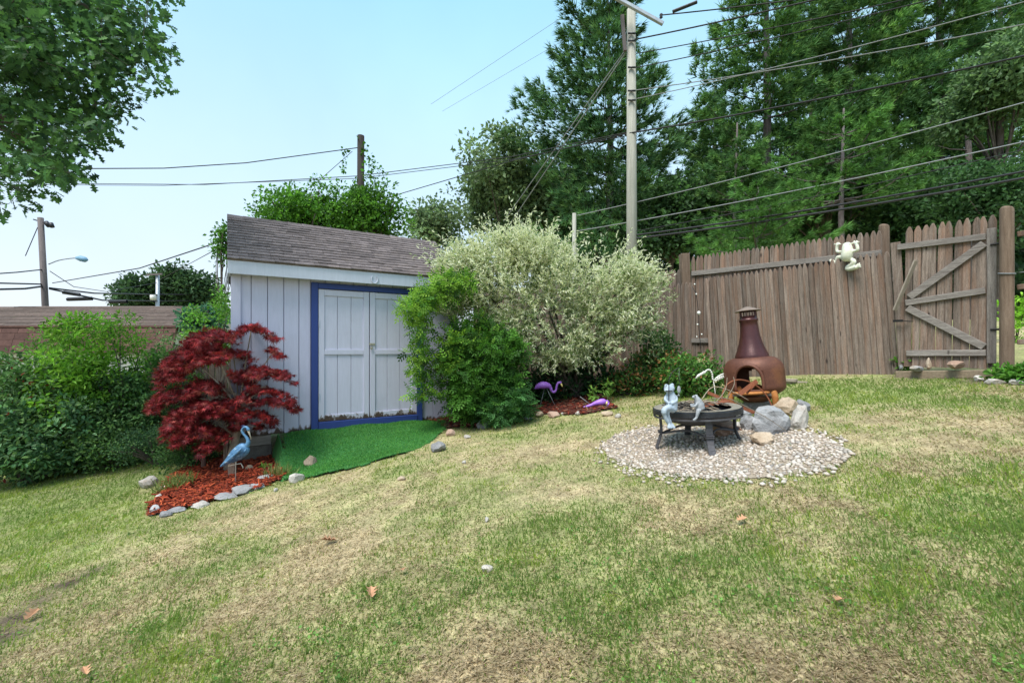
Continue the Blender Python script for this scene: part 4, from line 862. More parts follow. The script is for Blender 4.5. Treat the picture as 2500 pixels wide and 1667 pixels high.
g = G(1340, 997); Y = g.y; q = lambda px, py, dy=0: P(px, py, Y+dy); k = Y/F
flamingo('purple plastic flamingo standing in the mulch on wire legs', g, (smooth_path([q(1305,949), q(1314,943), q(1325,940), q(1336,941), q(1344,946)], 3), [1.5*k,3*k,5*k,6.5*k,7.5*k,8.5*k,9*k,9*k,8.5*k,7.5*k,6*k,4.5*k,3*k],
    smooth_path([q(1338,938), q(1344,946), q(1347,954), q(1352,957), q(1357,953), q(1359,943), q(1362,935), q(1367,933.5), q(1369,936)], 3), [5*k]*3+[4*k]*3+[3*k]*6+[2.6*k]*6+[2.8*k]*3+[3.6*k]*3+[3*k]), [(q(1335,949), q(1360,1000,.0)), (q(1329,949,.05), q(1317,998,.05))], ([q(1369,936), q(1372,941), q(1373,944)], [2.4*k, 2*k, 1.4*k]))
g = G(1455, 997); Y = g.y; k = Y/F
flamingo('fallen purple flamingo lying on the mulch under the bushes', g, (smooth_path([q(1424,994), q(1440,990), q(1455,984), q(1470,981), q(1480,982)], 3), [2*k,2.6*k,3.2*k,3.6*k,4*k,4.8*k,5.8*k,7*k,8*k,8.4*k,8*k,6.5*k,4*k],
    smooth_path([q(1478,982), q(1483,979), q(1486,984), q(1482,992,-.03)], 3), [3*k]*4+[2.6*k]*6), [(q(1445,990,.02), q(1416,968,.08))], ([q(1482,980,-.06), q(1481,985,-.07), q(1480,990,-.07)], [2*k, 2*k, 1.2*k]))
# ------------------------------------------------------------------ white skeleton flamingo by the chiminea
Y = 5.35; k = Y/F; BONE = M('bone_white', (.50,.50,.47), (.66,.65,.6), 20, rough=.7, rnd=0, c3=(.2,.2,.18), s3=14, lo3=.6, hi3=.75); gb = on(P(1745,950,Y).x, Y)
sk = thing('skeleton_flamingo', 'white skeleton flamingo ornament beside the chiminea', 'flamingo', gb); o_ = Vector(gb)
mb = MB(); np_ = smooth_path([q(1758,921), q(1747,929), q(1740,925), q(1739,914), q(1734,904), q(1727,903), q(1721,908)], 4)
mb.tube(np_, 1.6*k, 6)
for p in np_[::2]: mb.ball(p, 2.4*k, 8, 5)
mb.build('neck', BONE, sk, True, o_); MB().ball(q(1719,909), (4.5*k, 3.5*k, 3.5*k)).tube([q(1717,910), q(1705,917), q(1698,924)], [3*k, 3.4*k, 1.2*k], 8).build('skull', BONE, sk, True, o_)
rb = MB(); rb.tube(smooth_path([q(1745,926), q(1756,917), q(1768,912), q(1775,913)], 3), 1.8*k, 6)
for i in range(6): c = Vector(q(1749+4.4*i, 922-1.6*i)); rb.tube([c+Vector((0, .03*math.sin(t), 0))+Vector((.01*math.cos(t)+.005*i*0, 0, (.026-.002*i)*math.cos(t)-.016)) for t in np.linspace(0, 6.28, 12)], 1.1*k, 5, False)
rb.build('ribs', BONE, sk, True, o_); MB().tube([q(1742,930), q(1746,957), gb], 1.0*k, 5).build('leg', BONE, sk, True, o_)
# ------------------------------------------------------------------ blue heron
hb = G(575, 1187); Y = hb.y; k = Y/F
HER = M('heron_blue', (.04,.12,.25), (.10,.235,.39), 16, (1,1,2.5), .55, .15, rnd=0, c3=(.40,.53,.64), s3=14, lo3=.56, hi3=.66, spec=.5); HERL = M('heron_leg', (.42,.37,.31), (.52,.47,.4), 12, rough=.7, rnd=0)
he = thing('garden_heron', 'blue painted metal heron standing in the red mulch', 'heron', hb); o_ = Vector(hb)
mb = MB(); bp = smooth_path([q(604,1088), q(592,1098), q(574,1112), q(556,1126), q(537,1139)], 4); n = len(bp); wv = [8,13,17,19,20,20,19.5,19,18,16,14,12,9.5,7,5,3,1]
V = [];  NS_ = 12
for i, p in enumerate(bp):
    t = (bp[min(i+1,n-1)]-bp[max(i-1,0)]).normalized(); up = Vector((0,1,0)).cross(t); up = up.normalized()
    for a_ in range(NS_): a = 2*math.pi*a_/NS_; mb.v.append(tuple(p+up*(wv[i]*k*math.cos(a)*.85)+Vector((0,1,0))*(wv[i]*k*.5*math.sin(a))))
mb.n = len(mb.v)
for i in range(n-1):
    for a_ in range(NS_): mb.f.append((i*NS_+a_, i*NS_+(a_+1)%NS_, (i+1)*NS_+(a_+1)%NS_, (i+1)*NS_+a_))
mb.f += [tuple(range(NS_)), tuple((n-1)*NS_+a_ for a_ in range(NS_))]
mb.build('body', HER, he, True, o_)
nkp = smooth_path([q(600,1092), q(606,1080), q(603,1069), q(594,1058), q(591,1050), q(596,1043), q(603,1043), q(607,1050)], 4); n = len(nkp)
MB().tube(nkp, [k*(6.5-3.6*min(1, i/(n*.35))) for i in range(n-6)]+[k*3.2]*3+[k*4]*3, 10).build('neck', HER, he, True, o_)
MB().tube([q(605,1047), q(609,1058), q(613.5,1073)], [k*3.4, k*1.9, k*.5], 8).build('bill', HERL, he, True, o_)
MB().tube(smooth_path([q(600,1042), q(594,1039), q(588,1041)], 3), [k*2.2, k*2, k*1.8, k*1.5, k*1.2, k*.8, k*.5], 6).build('crest', M('heron_dark', (.02,.04,.11), (.03,.06,.15), 10, rough=.5, rnd=0), he, True, o_)
rf = random.Random(2)
for i in range(9):                                              # breast plumes and wing feathers
    a = q(600-4*i*.6, 1096+1.6*i, -.03); b = q(594-3.5*i*.6+rf.uniform(-2,2), 1108+2.0*i, -.035); MB().tube([a, (a+b)/2, b], [k*1.6, k*1.4, k*.3], 5).build('breast_plume', HER, he, True, o_)
for i in range(7):
    a = q(590-4*i, 1094+4*i, -.07); b = q(572-5.2*i, 1112+4.0*i, -.06); MB().tube([a, (a*.5+b*.5), b], [k*2.2, k*4.2, k*.6], 6).build('feather', HER, he, True, o_)
lg = MB(); lg.tube([q(576,1117), q(575,1135), q(575,1190)], [k*3, k*1.2, k*1.2], 7); lg.build('standing_leg', HERL, he, True, o_)
MB().tube([q(570,1118), q(557,1137), q(588,1131), q(594,1141), q(592,1143)], [k*3, k*1.2, k*1.2, k*1.2, k*.8], 7).build('raised_leg', HERL, he, True, o_)
# ------------------------------------------------------------------ frog wall ornament on the leaning panel
Y = 6.62; k = Y/F; FW = M('cream_ceramic', (.55,.55,.44), (.68,.68,.57), 10, rough=.5, rnd=0, c3=(.22,.36,.38), s3=6, lo3=.58, hi3=.75)
fc = q(2063, 625); wf = thing('frog_ornament', 'cream and teal climbing frog ornament hung on the leaning fence panel', 'ornament', fc); o_ = Vector(fc); mb = MB()
def z(a, b, dy=0): x, yv = 1980+a*.0765, 560+b*.0765; dx = (x-2063)/F*Y; return P(x, yv, Y-dx*1.117+dy-.09)
mb.tube(smooth_path([z(1130,450,-.03), z(1150,560,-.035), z(1160,720,-.045), z(1130,880,-.045), z(1090,1000,-.03)], 3), [v*.0765*k for v in (90,105,120,135,145,150,155,160,160,155,140,110,70)], 14)
mb.tube(smooth_path([z(1060,700), z(900,720), z(830,690), z(830,560), z(860,480)], 3), 48*.0765*k, 8); mb.tube(smooth_path([z(1260,690), z(1430,680), z(1490,640), z(1470,520), z(1440,430)], 3), 48*.0765*k, 8)
mb.tube(smooth_path([z(1010,900), z(860,900), z(840,1040), z(780,1110), z(700,1040), z(620,980)], 3), 70*.0765*k, 8); mb.tube(smooth_path([z(1230,960), z(1360,1010), z(1330,1110), z(1180,1200), z(1180,1260), z(1350,1240), z(1480,1190)], 3), 72*.0765*k, 8)
for c, ts in (((860,480), ((730,480),(830,420),(900,410),(970,470))), ((1440,430), ((1300,440),(1360,370),(1470,350),(1540,400))), ((620,970), ((510,1020),(510,960),(550,890),(650,860))), ((1480,1190), ((1600,1200),(1600,1130),(1560,1070),(1500,1080)))):
    for t in ts: mb.tube([z(*c), z(*t)], [34*.0765*k, 22*.0765*k], 6)
mb.ball(z(1040,480,-.03), 34*.0765*k, 8, 6); mb.ball(z(1235,480,-.03), 34*.0765*k, 8, 6)
remesh(mb.build('body', FW, wf, True, o_), .008, 2)
for a in (1035, 1240): MB().ball(z(a, 468, -.055), 14*.0765*k, 8, 6).build('eye', WIRE, wf, True, o_)
# ------------------------------------------------------------------ red laceleaf maple
mbase = G(556, 1152); Ym = mbase.y; mp = thing('japanese_maple', 'dark red laceleaf maple tree in front of the shed corner', 'tree', mbase); o_ = Vector(mbase)
q = lambda px, py, dy=0: P(px, py, Ym+dy)
tr = MB(); tr.tube([q(556,1156), q(566,1110), q(577,1060), q(585,1020), q(580,990)], [.055,.05,.043,.036,.028], 9)
tr.tube(smooth_path([q(583,1022), q(590,985), q(586,970), q(560,955), q(543,945), q(545,920), q(552,890)], 3), .02, 7); tr.tube(smooth_path([q(584,1000), q(592,965), q(615,950), q(650,945)], 3), .015, 6)
tr.tube(smooth_path([q(575,1065), q(540,1040), q(500,1020,.1), q(450,1010,.15)], 3), .014, 6)
# tiers of foliage: arching sprays (x0, y0, xm, ym, x1, y1, thickness px)
tiers = [(572,822,620,797,684,826,9),(438,846,500,815,575,826,11),(368,930,430,868,532,850,15),(400,915,470,880,545,868,13),(516,878,570,856,628,880,10),(655,845,680,853,704,872,5),(572,930,650,900,742,936,9),(600,915,660,905,720,922,7),
    (434,972,480,936,540,950,11),(344,1000,400,962,480,965,11),(600,962,660,948,736,975,8),(620,985,680,975,744,996,7),(384,1052,460,995,585,992,15),(400,1030,480,1000,570,1010,13),(576,1020,630,1005,684,1034,9),(412,1080,450,1045,524,1052,13),(430,1065,490,1050,560,1058,11),(560,1050,600,1030,650,1045,6),(484,1100,510,1082,540,1092,7),(560,905,600,925,640,945,6),(560,990,600,970,640,985,7)]
r = np.random.default_rng(2); cl = []
for x0, y0, xm, ym, x1, y1, th in tiers:
    x0, xm, x1 = [560+(v-560)*.90 for v in (x0, xm, x1)]
    th = th*1.5 if (x0+x1)/2 < 545 else th
    L = math.hypot(x1-x0, y1-y0); bz = lambda t: ((1-t)**2*x0+2*t*(1-t)*(2*xm-.5*x0-.5*x1)+t*t*x1, (1-t)**2*y0+2*t*(1-t)*(2*ym-.5*y0-.5*y1)+t*t*y1)
    for k in range(int(L*th/20)):
        t = r.random(); px, py = bz(t); dy = r.normal()*.26; cl.append(q(px+r.normal()*3, py+r.normal()*th*.42+abs(dy)*14, np.clip(dy, -.7, .30)))
    m = bz(.5); tr.tube(smooth_path([q(584,995), q((584+m[0])/2, (995+m[1])/2-4, r.normal()*.1), q(m[0], m[1]+5)], 3), [.010]*4+[.007]*3, 5)
    for e in (0, 1): tr.tube(smooth_path([q(m[0], m[1]+5), q(*[(u+v)/2+(4 if i else 0) for i, (u, v) in enumerate(zip(m, bz(e)))], r.normal()*.1), q(*bz(e), r.normal()*.15)], 2), [.006,.005,.004,.003,.002], 4)
cl = np.array([tuple(c) for c in cl]); tr.build('trunk', BARKL, mp, True, o_)
foliage('crown', mp, cl, .062, 8, T_palm(), (.045, .078), [(.20,.02,.030),(.30,.026,.038),(.14,.014,.022),(.38,.04,.045),(.10,.013,.018),(.27,.06,.05)], 5, None, .4, 1.0, .30, o_, .16)
sap = thing('maple_sapling', 'thin reddish maple sapling stem beside the boxwood', 'sapling', G(497, 1146)); o_ = Vector(sap.location); MB().tube([(0,0,-.05), (.0,0,.2), (-.01,0,.30)], [.028,.026,.02], 8).build('trunk', M('red_bark', (.14,.075,.06), (.22,.13,.1), 8, rough=.9, rnd=0), sap)
foliage('crown', sap, np.array([tuple(P(a, b, sap.location.y-.02)) for a, b in ((490,1090),(505,1085),(515,1080),(500,1098),(480,1100))]), .08, 9, T_palm(), (.06,.09), [(.2,.02,.03),(.26,.03,.035)], 6, None, .5, .9, .4, o_)
# ------------------------------------------------------------------ generic shrub
def shrub(name, label, base, c, rad, ncl, cr, nper, tpl, size, pal, seed, stem=BARK, nstem=14, r0=.012, cat='shrub', group=None, extra=None, zmin=None, cull=.40, **kw):
    root = thing(name, label, cat, base, 0, group); o_ = Vector(base); cl = ell_clumps(ncl, c, rad, seed, .55, zmin)
    cl = cl[vnoise(cl[:, 0]+.6*cl[:, 1], cl[:, 2]+.4*cl[:, 1], .33, seed, 2) > cull]
    if extra is not None: cl = np.concatenate([cl, np.array(extra)])
    g = np.random.default_rng(seed); sel = cl[g.choice(len(cl), min(nstem, len(cl)), False)]
    stems(MB(), base, [Vector(s) for s in sel], r0, .003, 6, .12, seed).build('stems', stem, root, True, o_)
    foliage('foliage', root, cl, cr, nper, tpl, size, pal, seed+1, off=o_, **kw)
    return root
# variegated willow: fine pale leaves on whippy shoots
wb = on(1.05, 7.55); wt = thing('variegated_willow', 'big white-green variegated willow shrub between shed and fence', 'shrub', wb); o_ = Vector(wb)
c0 = np.array([.72, 7.10, 2.02]); cl = []
r = np.random.default_rng(12)
lobes = [((1140,672),.8,(.42,.55,.36)),((1330,668),.9,(.6,.6,.42)),((1262,612),.55,(.36,.4,.26)),((1130,730),.6,(.35,.5,.36)),((1200,640),.8,(.45,.55,.32)),((1300,620),.7,(.42,.5,.30)),((1240,715),.9,(.65,.7,.48)),((1395,700),.8,(.7,.7,.45)),((1330,795),.8,(.85,.7,.42)),((1500,680),.6,(.42,.5,.34)),((1560,705),.5,(.36,.45,.28)),((1520,785),.6,(.48,.55,.32)),((1420,850),.5,(.65,.55,.28)),((1250,820),.6,(.5,.55,.38)),((1170,735),.6,(.4,.5,.40)),((1460,755),.7,(.55,.6,.42)),((1340,880),.35,(.5,.4,.18))]
tipdirs = []
for (px, py), wgt, rd in lobes:
    c = np.array(tuple(P(px, py, 7.12))); n = int(430*wgt); p = ell_clumps(n, c, rd, int(px), .65); cl.append(p)
cl = np.concatenate(cl); cl = cl[(cl[:, 1] < 8.25) & (cl[:, 2] > 1.0)]; cl = cl[vnoise(cl[:, 0]+.5*cl[:, 1], cl[:, 2]+.3*cl[:, 1], .30, 7, 2) > .40]
# shoots: lines of leaves pushing outwards and up
N = len(cl); d = unit((cl-c0)*np.array([.6,.6,.5])+np.array([0,0,.45])+r.normal(size=(N, 3))*.35); Ls_ = .10+.18*r.random(N)+np.where((r.random(N) < .16) & (cl[:, 2] > 2.1), .34, 0); nl = 17
t = (np.arange(nl)/nl)[None, :]+.04*r.random((N, nl)); pos = cl[:, None, :]+d[:, None, :]*(t*Ls_[:, None])[:, :, None]
pos = pos.reshape(-1, 3); ax = np.repeat(d, nl, 0)*.8+r.normal(size=(N*nl, 3))*.75; M_ = len(pos); nr = r.normal(size=(M_, 3)); nr[:, 2] += .8
pale = pick([(.74,.75,.57),(.80,.80,.66),(.62,.66,.44),(.70,.72,.50)], M_, r, .08); grn = pick([(.16,.24,.08),(.20,.30,.11),(.12,.19,.07),(.28,.36,.16)], M_, r, .12)
h = np.clip((pos[:, 2]-1.2)/1.7, 0, 1); pr = .46+.34*h+.12*(np.tile(np.arange(nl), N)/nl); isp = r.random(M_) < pr
V, Fc, Cc = place(T_diamond(.30), pos, ax, nr, .045+.035*r.random(M_), np.where(isp[:, None], pale, grn))
link('crown', np_mesh('crown', V-np.array(o_), Fc, LEAF, Cc), wt)
mb = MB()
for tx, ty in ((1290,880),(1250,800),(1340,760),(1400,800),(1500,830),(1560,790),(1330,680),(1460,700),(1200,730),(1230,640),(1520,680)):
    mb.tube(smooth_path([wb+Vector((r.normal()*.08, r.normal()*.05, -.03)), wb.lerp(P(tx, ty, 7.2), .45)+Vector((0,0,.1)), P(tx, ty, 7.2)], 4), list(np.linspace(.032, .010, 9)), 6)
mb.tube(smooth_path([wb, P(1440,870,7.3), P(1500,832,7.2), P(1545,818,7.1), P(1580,822,7.0)], 4), list(np.linspace(.022, .004, 17)), 6)
mb.build('stems', BARK, wt, True, o_)
# low arching sprays on its right
sp = np.array([tuple(P(a+r.normal()*10, b+r.normal()*10, 7.0+.1*r.normal())) for a, b in ((1590,820),(1610,845),(1625,805),(1600,870),(1535,842),(1640,735),(1610,730)) for _ in range(5)])
foliage('foliage', wt, sp, .07, 14, T_diamond(.28), (.035,.06), [(.62,.66,.46),(.5,.57,.34),(.16,.24,.08),(.2,.3,.11)], 14, off=o_)
# bright green feathery shrub by the shed door
gb_ = on(-.42, 6.75); gpal = [(.05,.15,.02),(.07,.20,.026),(.035,.10,.018),(.10,.25,.036)]
lime_ = [(.22,.40,.05),(.28,.47,.07),(.18,.36,.045)]
ex_ = [tuple(P(a+random.gauss(0,9), b+random.gauss(0,9), 6.35+random.gauss(0,.2))) for a, b in ((1030,735),(1050,715),(1000,752),(1085,695),(1065,735),(1105,690),(1030,800),(1015,860),(1025,900),(1035,950),(1130,690),(1025,770)) for _ in range(5)]
shrub('leafy_shrub', 'bright green feathery-leaved shrub covering the right side of the shed', gb_, (-.45, 6.5, .94), (.60, .55, .80), 290, .15, 22, T_pinnate(7,.26), (.10,.17), gpal, 21, extra=ex_, nstem=26, zmin=.3, cull=.22, tippal=lime_, tipz=lambda p: np.clip(.02+.42*((p[:, 2]-.9)/1.0)-.6*(p[:, 0]+.60), 0, .7), droop=.15, up=.8)
shrub('leafy_shrub', 'blue-green fine-leaved shrub at the foot of the bright green shrub', on(-.15, 6.35), (-.14, 6.3, .56), (.42, .36, .34), 90, .13, 22, T_pinnate(7,.22), (.08,.13), [(.04,.13,.03),(.06,.18,.05),(.10,.25,.08)], 23, zmin=.25, up=.8)
# low shrubs along the fence
bro = [(.26,.12,.045),(.32,.17,.07),(.20,.10,.04)]
for i, (lab, x_, y_, rx_, rz_, pal, tp, tf_) in enumerate([('low dark green shrub with rusty flower heads left of the fire pit', 1.75, 7.25, .62, .36, [(.035,.095,.022),(.05,.13,.025),(.075,.17,.035)], bro, .22),
        ('low green shrub with brownish blooms in front of the fence middle', 2.45, 7.4, .6, .42, [(.04,.10,.022),(.06,.15,.03),(.09,.2,.04)], bro, .2), ('green leafy shrub behind the skeleton flamingo', 2.62, 6.6, .5, .36, [(.05,.13,.025),(.08,.19,.035),(.12,.26,.05)], bro, .08),
        ('dark broad-leaved bush under the willow by the red-brown post', 1.30, 7.75, .55, .48, [(.022,.06,.022),(.03,.085,.03)], None, .0), ('small green shrub rising against the fence post', 2.5, 7.95, .36, .62, [(.04,.11,.03),(.06,.15,.035)], None, 0),('dark ivy bush at the foot of the willow', .55, 7.6, .6, .36, [(.022,.065,.022),(.035,.09,.03)], None, 0)]):
    b = on(x_, y_); shrub('low_shrub', lab, b, (x_, y_, b.z+rz_*.75), (rx_, .45, rz_), 130, .13, 24, T_oval(.5), (.045,.075) if i != 3 else (.09,.15), pal, 40+i, tippal=tp, tipfrac=tf_, zmin=b.z+.03, up=.9)
# weeds near the fallen flamingo and mulch
for i, (lab, px, py, hh) in enumerate([('young light green weed beside the fallen flamingo',1482,985,.30),('thin grassy weed over the fallen flamingo',1450,990,.26),('small green weed in the maple bed mulch',650,1150,.07),('small leafy weed in front of the standing flamingo',1378,978,.10),('green weed tuft between the edging stones',1265,1012,.12)]):
    b = G(px, py); root = thing('weed', lab, 'plant', b); n = 9; mb = MB(); mb.tube([(0,0,-.01), (.01,0,hh*.5), (.0,.01,hh*.85)], [.004,.003,.002], 5); mb.build('stem', M('weed_stem%d' % i, (.12,.22,.06), (.16,.28,.08), 8, rnd=0), root)
    r = np.random.default_rng(60+i); ps = np.stack([r.normal(size=30)*.03, r.normal(size=30)*.03, hh*(.25+.75*r.random(30))], 1); a_ = r.normal(size=(30,3)); a_[:, 2] += .6; nr = r.normal(size=(30,3)); nr[:, 2] += 1
    V, Fc, Cc = place(T_oval(.3), ps, a_, nr, .05+.05*r.random(30)*(hh/.2), pick([(.22,.40,.07),(.16,.32,.06)], 30, r)); link('leaves', np_mesh('leaves', V, Fc, LEAF, Cc), root)
# ------------------------------------------------------------------ left hedge: individual shrubs in front of the old fence
dg = [(.10,.215,.065),(.13,.265,.085),(.165,.31,.11),(.065,.145,.05),(.23,.37,.17)]
def hedge(name, label, px, py, Y, wpx, top, pal, seed, ncl=260, size=(.06,.10), tip=None, tf_=.0, tpl=None, dep=.55, **kw):
    c = P(px, py, Y); b = on(c.x, Y); zt = P(px, top, Y).z; rz_ = (zt-b.z)/2
    return shrub(name, label, b, (c.x, Y, b.z+rz_), (wpx/F*Y/2, dep, rz_), int(ncl*1.35), .155, 32, tpl or T_oval(.5), (size[0]*.68, size[1]*.68), pal, seed, clumpvar=.32, tippal=tip or [(.22,.36,.13),(.16,.30,.09)], tipfrac=tf_ or .16, zmin=b.z+.05, nstem=18, r0=.02, up=.7, **kw)
hedge('rose_shrub', 'dark green hedge shrub with small red hips at the left edge', 70, 960, 6.75, 330, 835, dg, 71, 420, (.07,.12), [(.26,.045,.03),(.12,.2,.05)], .07)
hedge('hedge_shrub', 'dark blue-green hedge shrub below the left red-hip shrub', 60, 1080, 6.45, 330, 930, [(.08,.185,.085),(.115,.25,.115),(.055,.13,.055),(.19,.33,.16)], 72, 300, (.08,.13))
hedge('hedge_shrub', 'glossy dark green shrub in the middle of the left hedge', 240, 1040, 6.95, 260, 905, dg, 73, 300, (.07,.11))
hedge('hedge_shrub', 'pale-leaved open shrub just left of the maple', 330, 960, 7.3, 170, 895, [(.06,.14,.04),(.09,.19,.06),(.13,.25,.08)], 74, 150, (.06,.10))
hedge('sapling_tree', 'tall lime green young tree in the left hedge', 190, 830, 6.9, 180, 760, [(.17,.37,.04),(.22,.45,.055),(.13,.30,.035)], 75, 250, (.09,.16), [(.25,.46,.06)], .35, T_oval(.36))
hedge('sapling_tree', 'smaller lime green sapling right of the tall one', 288, 840, 7.1, 70, 748, [(.13,.31,.035),(.18,.38,.05)], 76, 130, (.07,.12), [(.27,.48,.06)], .4, T_oval(.36))
hedge('sapling_tree', 'lime green shoots at the left end of the hedge', 120, 830, 7.5, 110, 800, [(.10,.26,.035),(.15,.33,.05)], 77, 110, (.07,.12), None, 0, T_oval(.36))
hedge('hedge_shrub', 'green shrub climbing the grey post behind the maple', 400, 940, 8.0, 150, 850, [(.06,.16,.03),(.09,.22,.04)], 78, 150, (.06,.10))
hedge('boxwood', 'low rounded dark green boxwood left of the maple bed', 385, 1110, 6.45, 170, 1045, [(.045,.11,.045),(.065,.15,.065),(.035,.085,.035),(.10,.2,.10)], 79, 260, (.03,.05), None, 0, T_oval(.55), .5)
hedge('hedge_shrub', 'small dark shrub in shade under the maple', 470, 1110, 6.1, 100, 1060, [(.04,.10,.03),(.06,.14,.04)], 80, 90, (.04,.07))
hedge('hedge_shrub', 'dark hedge base growth beside the boxwood', 290, 1110, 6.7, 140, 1030, [(.035,.09,.03),(.06,.14,.04),(.11,.21,.05)], 81, 160, (.06,.09))
# bright tree and shrubs seen between the house and the shed
hedge('lime_tree', 'bright lime green tree between neighbouring house and shed', 528, 800, 10.5, 120, 705, [(.12,.30,.035),(.18,.40,.05),(.08,.21,.03)], 82, 260, (.08,.13), None, 0, None, .9)
hedge('pale_bush', 'pale speckled green bush before the gable of the neighbouring house', 420, 850, 9.0, 90, 790, [(.12,.24,.09),(.2,.32,.14),(.08,.17,.05)], 83, 140, (.06,.09), None, 0, None, .7)
# grass-like plants on the bed edge
for i, (lab, px, py) in enumerate([('tuft of pale ornamental grass at the left end of the maple bed',415,1200),('tuft of grass at the mulch edge below the boxwood',445,1185),('dry grass tuft at the right end of the maple bed',683,1165)]):
    b = G(px, py); r = np.random.default_rng(90+i); n = 140; a_ = r.normal(size=(n,3))*.45; a_[:, 2] += 1; ps = np.stack([r.normal(size=n)*.07, r.normal(size=n)*.05, 0*np.arange(n)], 1)
    V, Fc, Cc = place((np.array([(-.02,0,0),(.02,0,0),(.012,.6,.02),(0,1,.1)]), np.array([(0,1,2),(0,2,3)])), ps, a_, r.normal(size=(n,3)), .10+.10*r.random(n), pick([(.18,.25,.07),(.13,.2,.05),(.3,.3,.12)], n, r)); o = link('grass_tuft', np_mesh('grass_tuft', V, Fc, BLADE, Cc)); o.location = b; tag(o, lab, 'grass tuft')
# a few dry leaves on the lawn
LM = M('dry_leaf', (.30,.15,.08), (.42,.24,.14), 20, rough=.8, rnd=.2)
ov, of = T_oak()
for lab, px, py, s, rt in [('curled pink-brown dead oak leaf in the lower left lawn',905,1460,.085,.4),('pale dry twig of leaf litter in the mid lawn',800,1330,.10,1.9),('brown dead leaf in the lawn at lower centre right',2050,1485,.07,2.2),('brown dead leaf in the right middle lawn',1812,1280,.07,5.0),('dark dead leaf in the lawn left of centre',985,1405,.05,3.3),('small orange dead leaf at the lower left',205,1655,.06,1.0),('reddish dead leaf lying by the bare soil at lower left',78,1512,.09,.2),('small pink leaf on the grass left of the white flat stone',1362,1196,.03,2.0)]:
    b = G(px, py); m = MB(); m.add([(x*s, (y-.5)*s, .012+abs(x)*s*.7+.25*s*(y-.5)**2) for x, y, z_ in ov], [tuple(f) for f in of]); o = m.build('dead_leaf', LM); o.location = b+Vector((0,0,.02)); o.rotation_euler = (.2, .15, rt); tag(o, lab, 'leaf')
# ------------------------------------------------------------------ overhanging oak, top left
OUT = [(-500,-500),(500,-500),(430,-120),(396,0),(400,50),(407,106),(385,150),(393,223),(350,250),(324,260),(300,300),(276,313),(240,350),(218,367),(197,404),(185,440),(170,452),(120,440),(74,489),(40,500),(24,531),(-60,560),(-500,560)]
ob = on(-7.2, 2.6); oak = thing('oak_tree', 'oak tree with leafy boughs hanging into the top left corner', 'tree', ob); o_ = Vector(ob)
r = np.random.default_rng(33); cl = []
while len(cl) < 620:
    a, b = r.uniform(-420, 410), r.uniform(-420, 545); Y = r.uniform(4.3, 6.6)
    e = 16
    if all(inpoly(np.array([a+dx]), np.array([b+dy]), OUT)[0] for dx, dy in ((0,0),(e,0),(0,e),(e*.7,e*.7))): 
        if (a > -60 and b > -60) or r.random() < .2: cl.append(tuple(P(a, b, Y)))
cl = np.array(cl); keep = vnoise(cl[:, 0]*1.0+cl[:, 1], cl[:, 2], .55, 4, 2) > .36; cl = cl[keep]
mb = MB(); mb.tube(smooth_path([ob+Vector((0,0,-.1)), ob+Vector((.05,.1,2.0)), ob+Vector((0,.3,4.0)), ob+Vector((-.1,.6,7.5))], 4), list(np.linspace(.26, .10, 13)), 10)
hubs = []
for k, (a, b, Y) in enumerate([(60,60,5.2),(200,180,5.6),(40,300,5.0),(300,40,5.5),(120,380,5.4),(-150,150,5.0),(250,-150,5.4)]):
    p = P(a, b, Y); st_ = ob+Vector((0, .4, 3.2+.35*k)); mid = st_.lerp(p, .5)+Vector((0,0,.5)); sp = smooth_path([st_, mid, p], 6); mb.tube(sp, list(np.linspace(.075, .022, len(sp))), 7); hubs += [sp[-1], sp[-4], sp[-7]]
order = sorted(range(len(cl)), key=lambda i: min((h_-Vector(cl[i])).length for h_ in hubs)); net = [(h_, .014) for h_ in hubs]
for i in order:
    c = Vector(cl[i]); h_, rd = min(net, key=lambda x: (x[0]-c).length); mb.tube([h_, h_.lerp(c, .5)+Vector((0,0,.03)), c], [rd, rd*.85, rd*.7], 4, False); net.append((c, max(.003, rd*.7)))
mb.build('trunk', BARK, oak, True, o_)
foliage('crown', oak, cl, .23, 30, T_oak(), (.065,.115), [(.045,.105,.042),(.06,.135,.05),(.036,.085,.036),(.08,.18,.06),(.11,.235,.07)], 34, None, .6, .9, .35, o_, .25)
# ------------------------------------------------------------------ neighbouring house
hroot = thing('neighbour_house', 'low white neighbouring house with brown shingle roof at far left', 'house', (-18, 16.3, -1.2)); o_ = Vector(hroot.location); hx0, hx1 = -27.0, -11.95
CLAP = M('white_siding', (.62,.62,.62), (.72,.72,.72), 6, rough=.6, rnd=.05); BR1 = M('brown_shingle', (.10,.072,.062), (.18,.135,.115), 10, rough=.95, rnd=.25, c3=(.12,.13,.05), s3=1.5, lo3=.62, hi3=.75); BR2 = M('dark_brown_shingle', (.068,.034,.030), (.11,.058,.05), 8, rough=.9, rnd=.28)
hw = MB(); hw.box(((hx0+hx1)/2, 19.0, .2), (hx1-hx0-.5, 5.0, 3.2)); wl = hw.build('wall', CLAP, hroot, False, o_)
gb2 = MB(); gb2.prism([(16.5,1.75),(21.5,1.75),(19.0,2.90)], .1, lambda u, v, w_: Vector((hx1-.3+w_, u, v))); gb2.build('gable', CLAP, wl, False, o_)
for k in range(9): MB().box(((hx0+hx1)/2, 16.48, 1.0-.16*k), (hx1-hx0-.5, .03, .15), Matrix.Rotation(.10, 3, 'X')).build('clapboard', CLAP, wl, False, o_)
e0, e1, r0_, r1_ = 16.35, 2.06, 19.0, 3.02; rfm = MB()
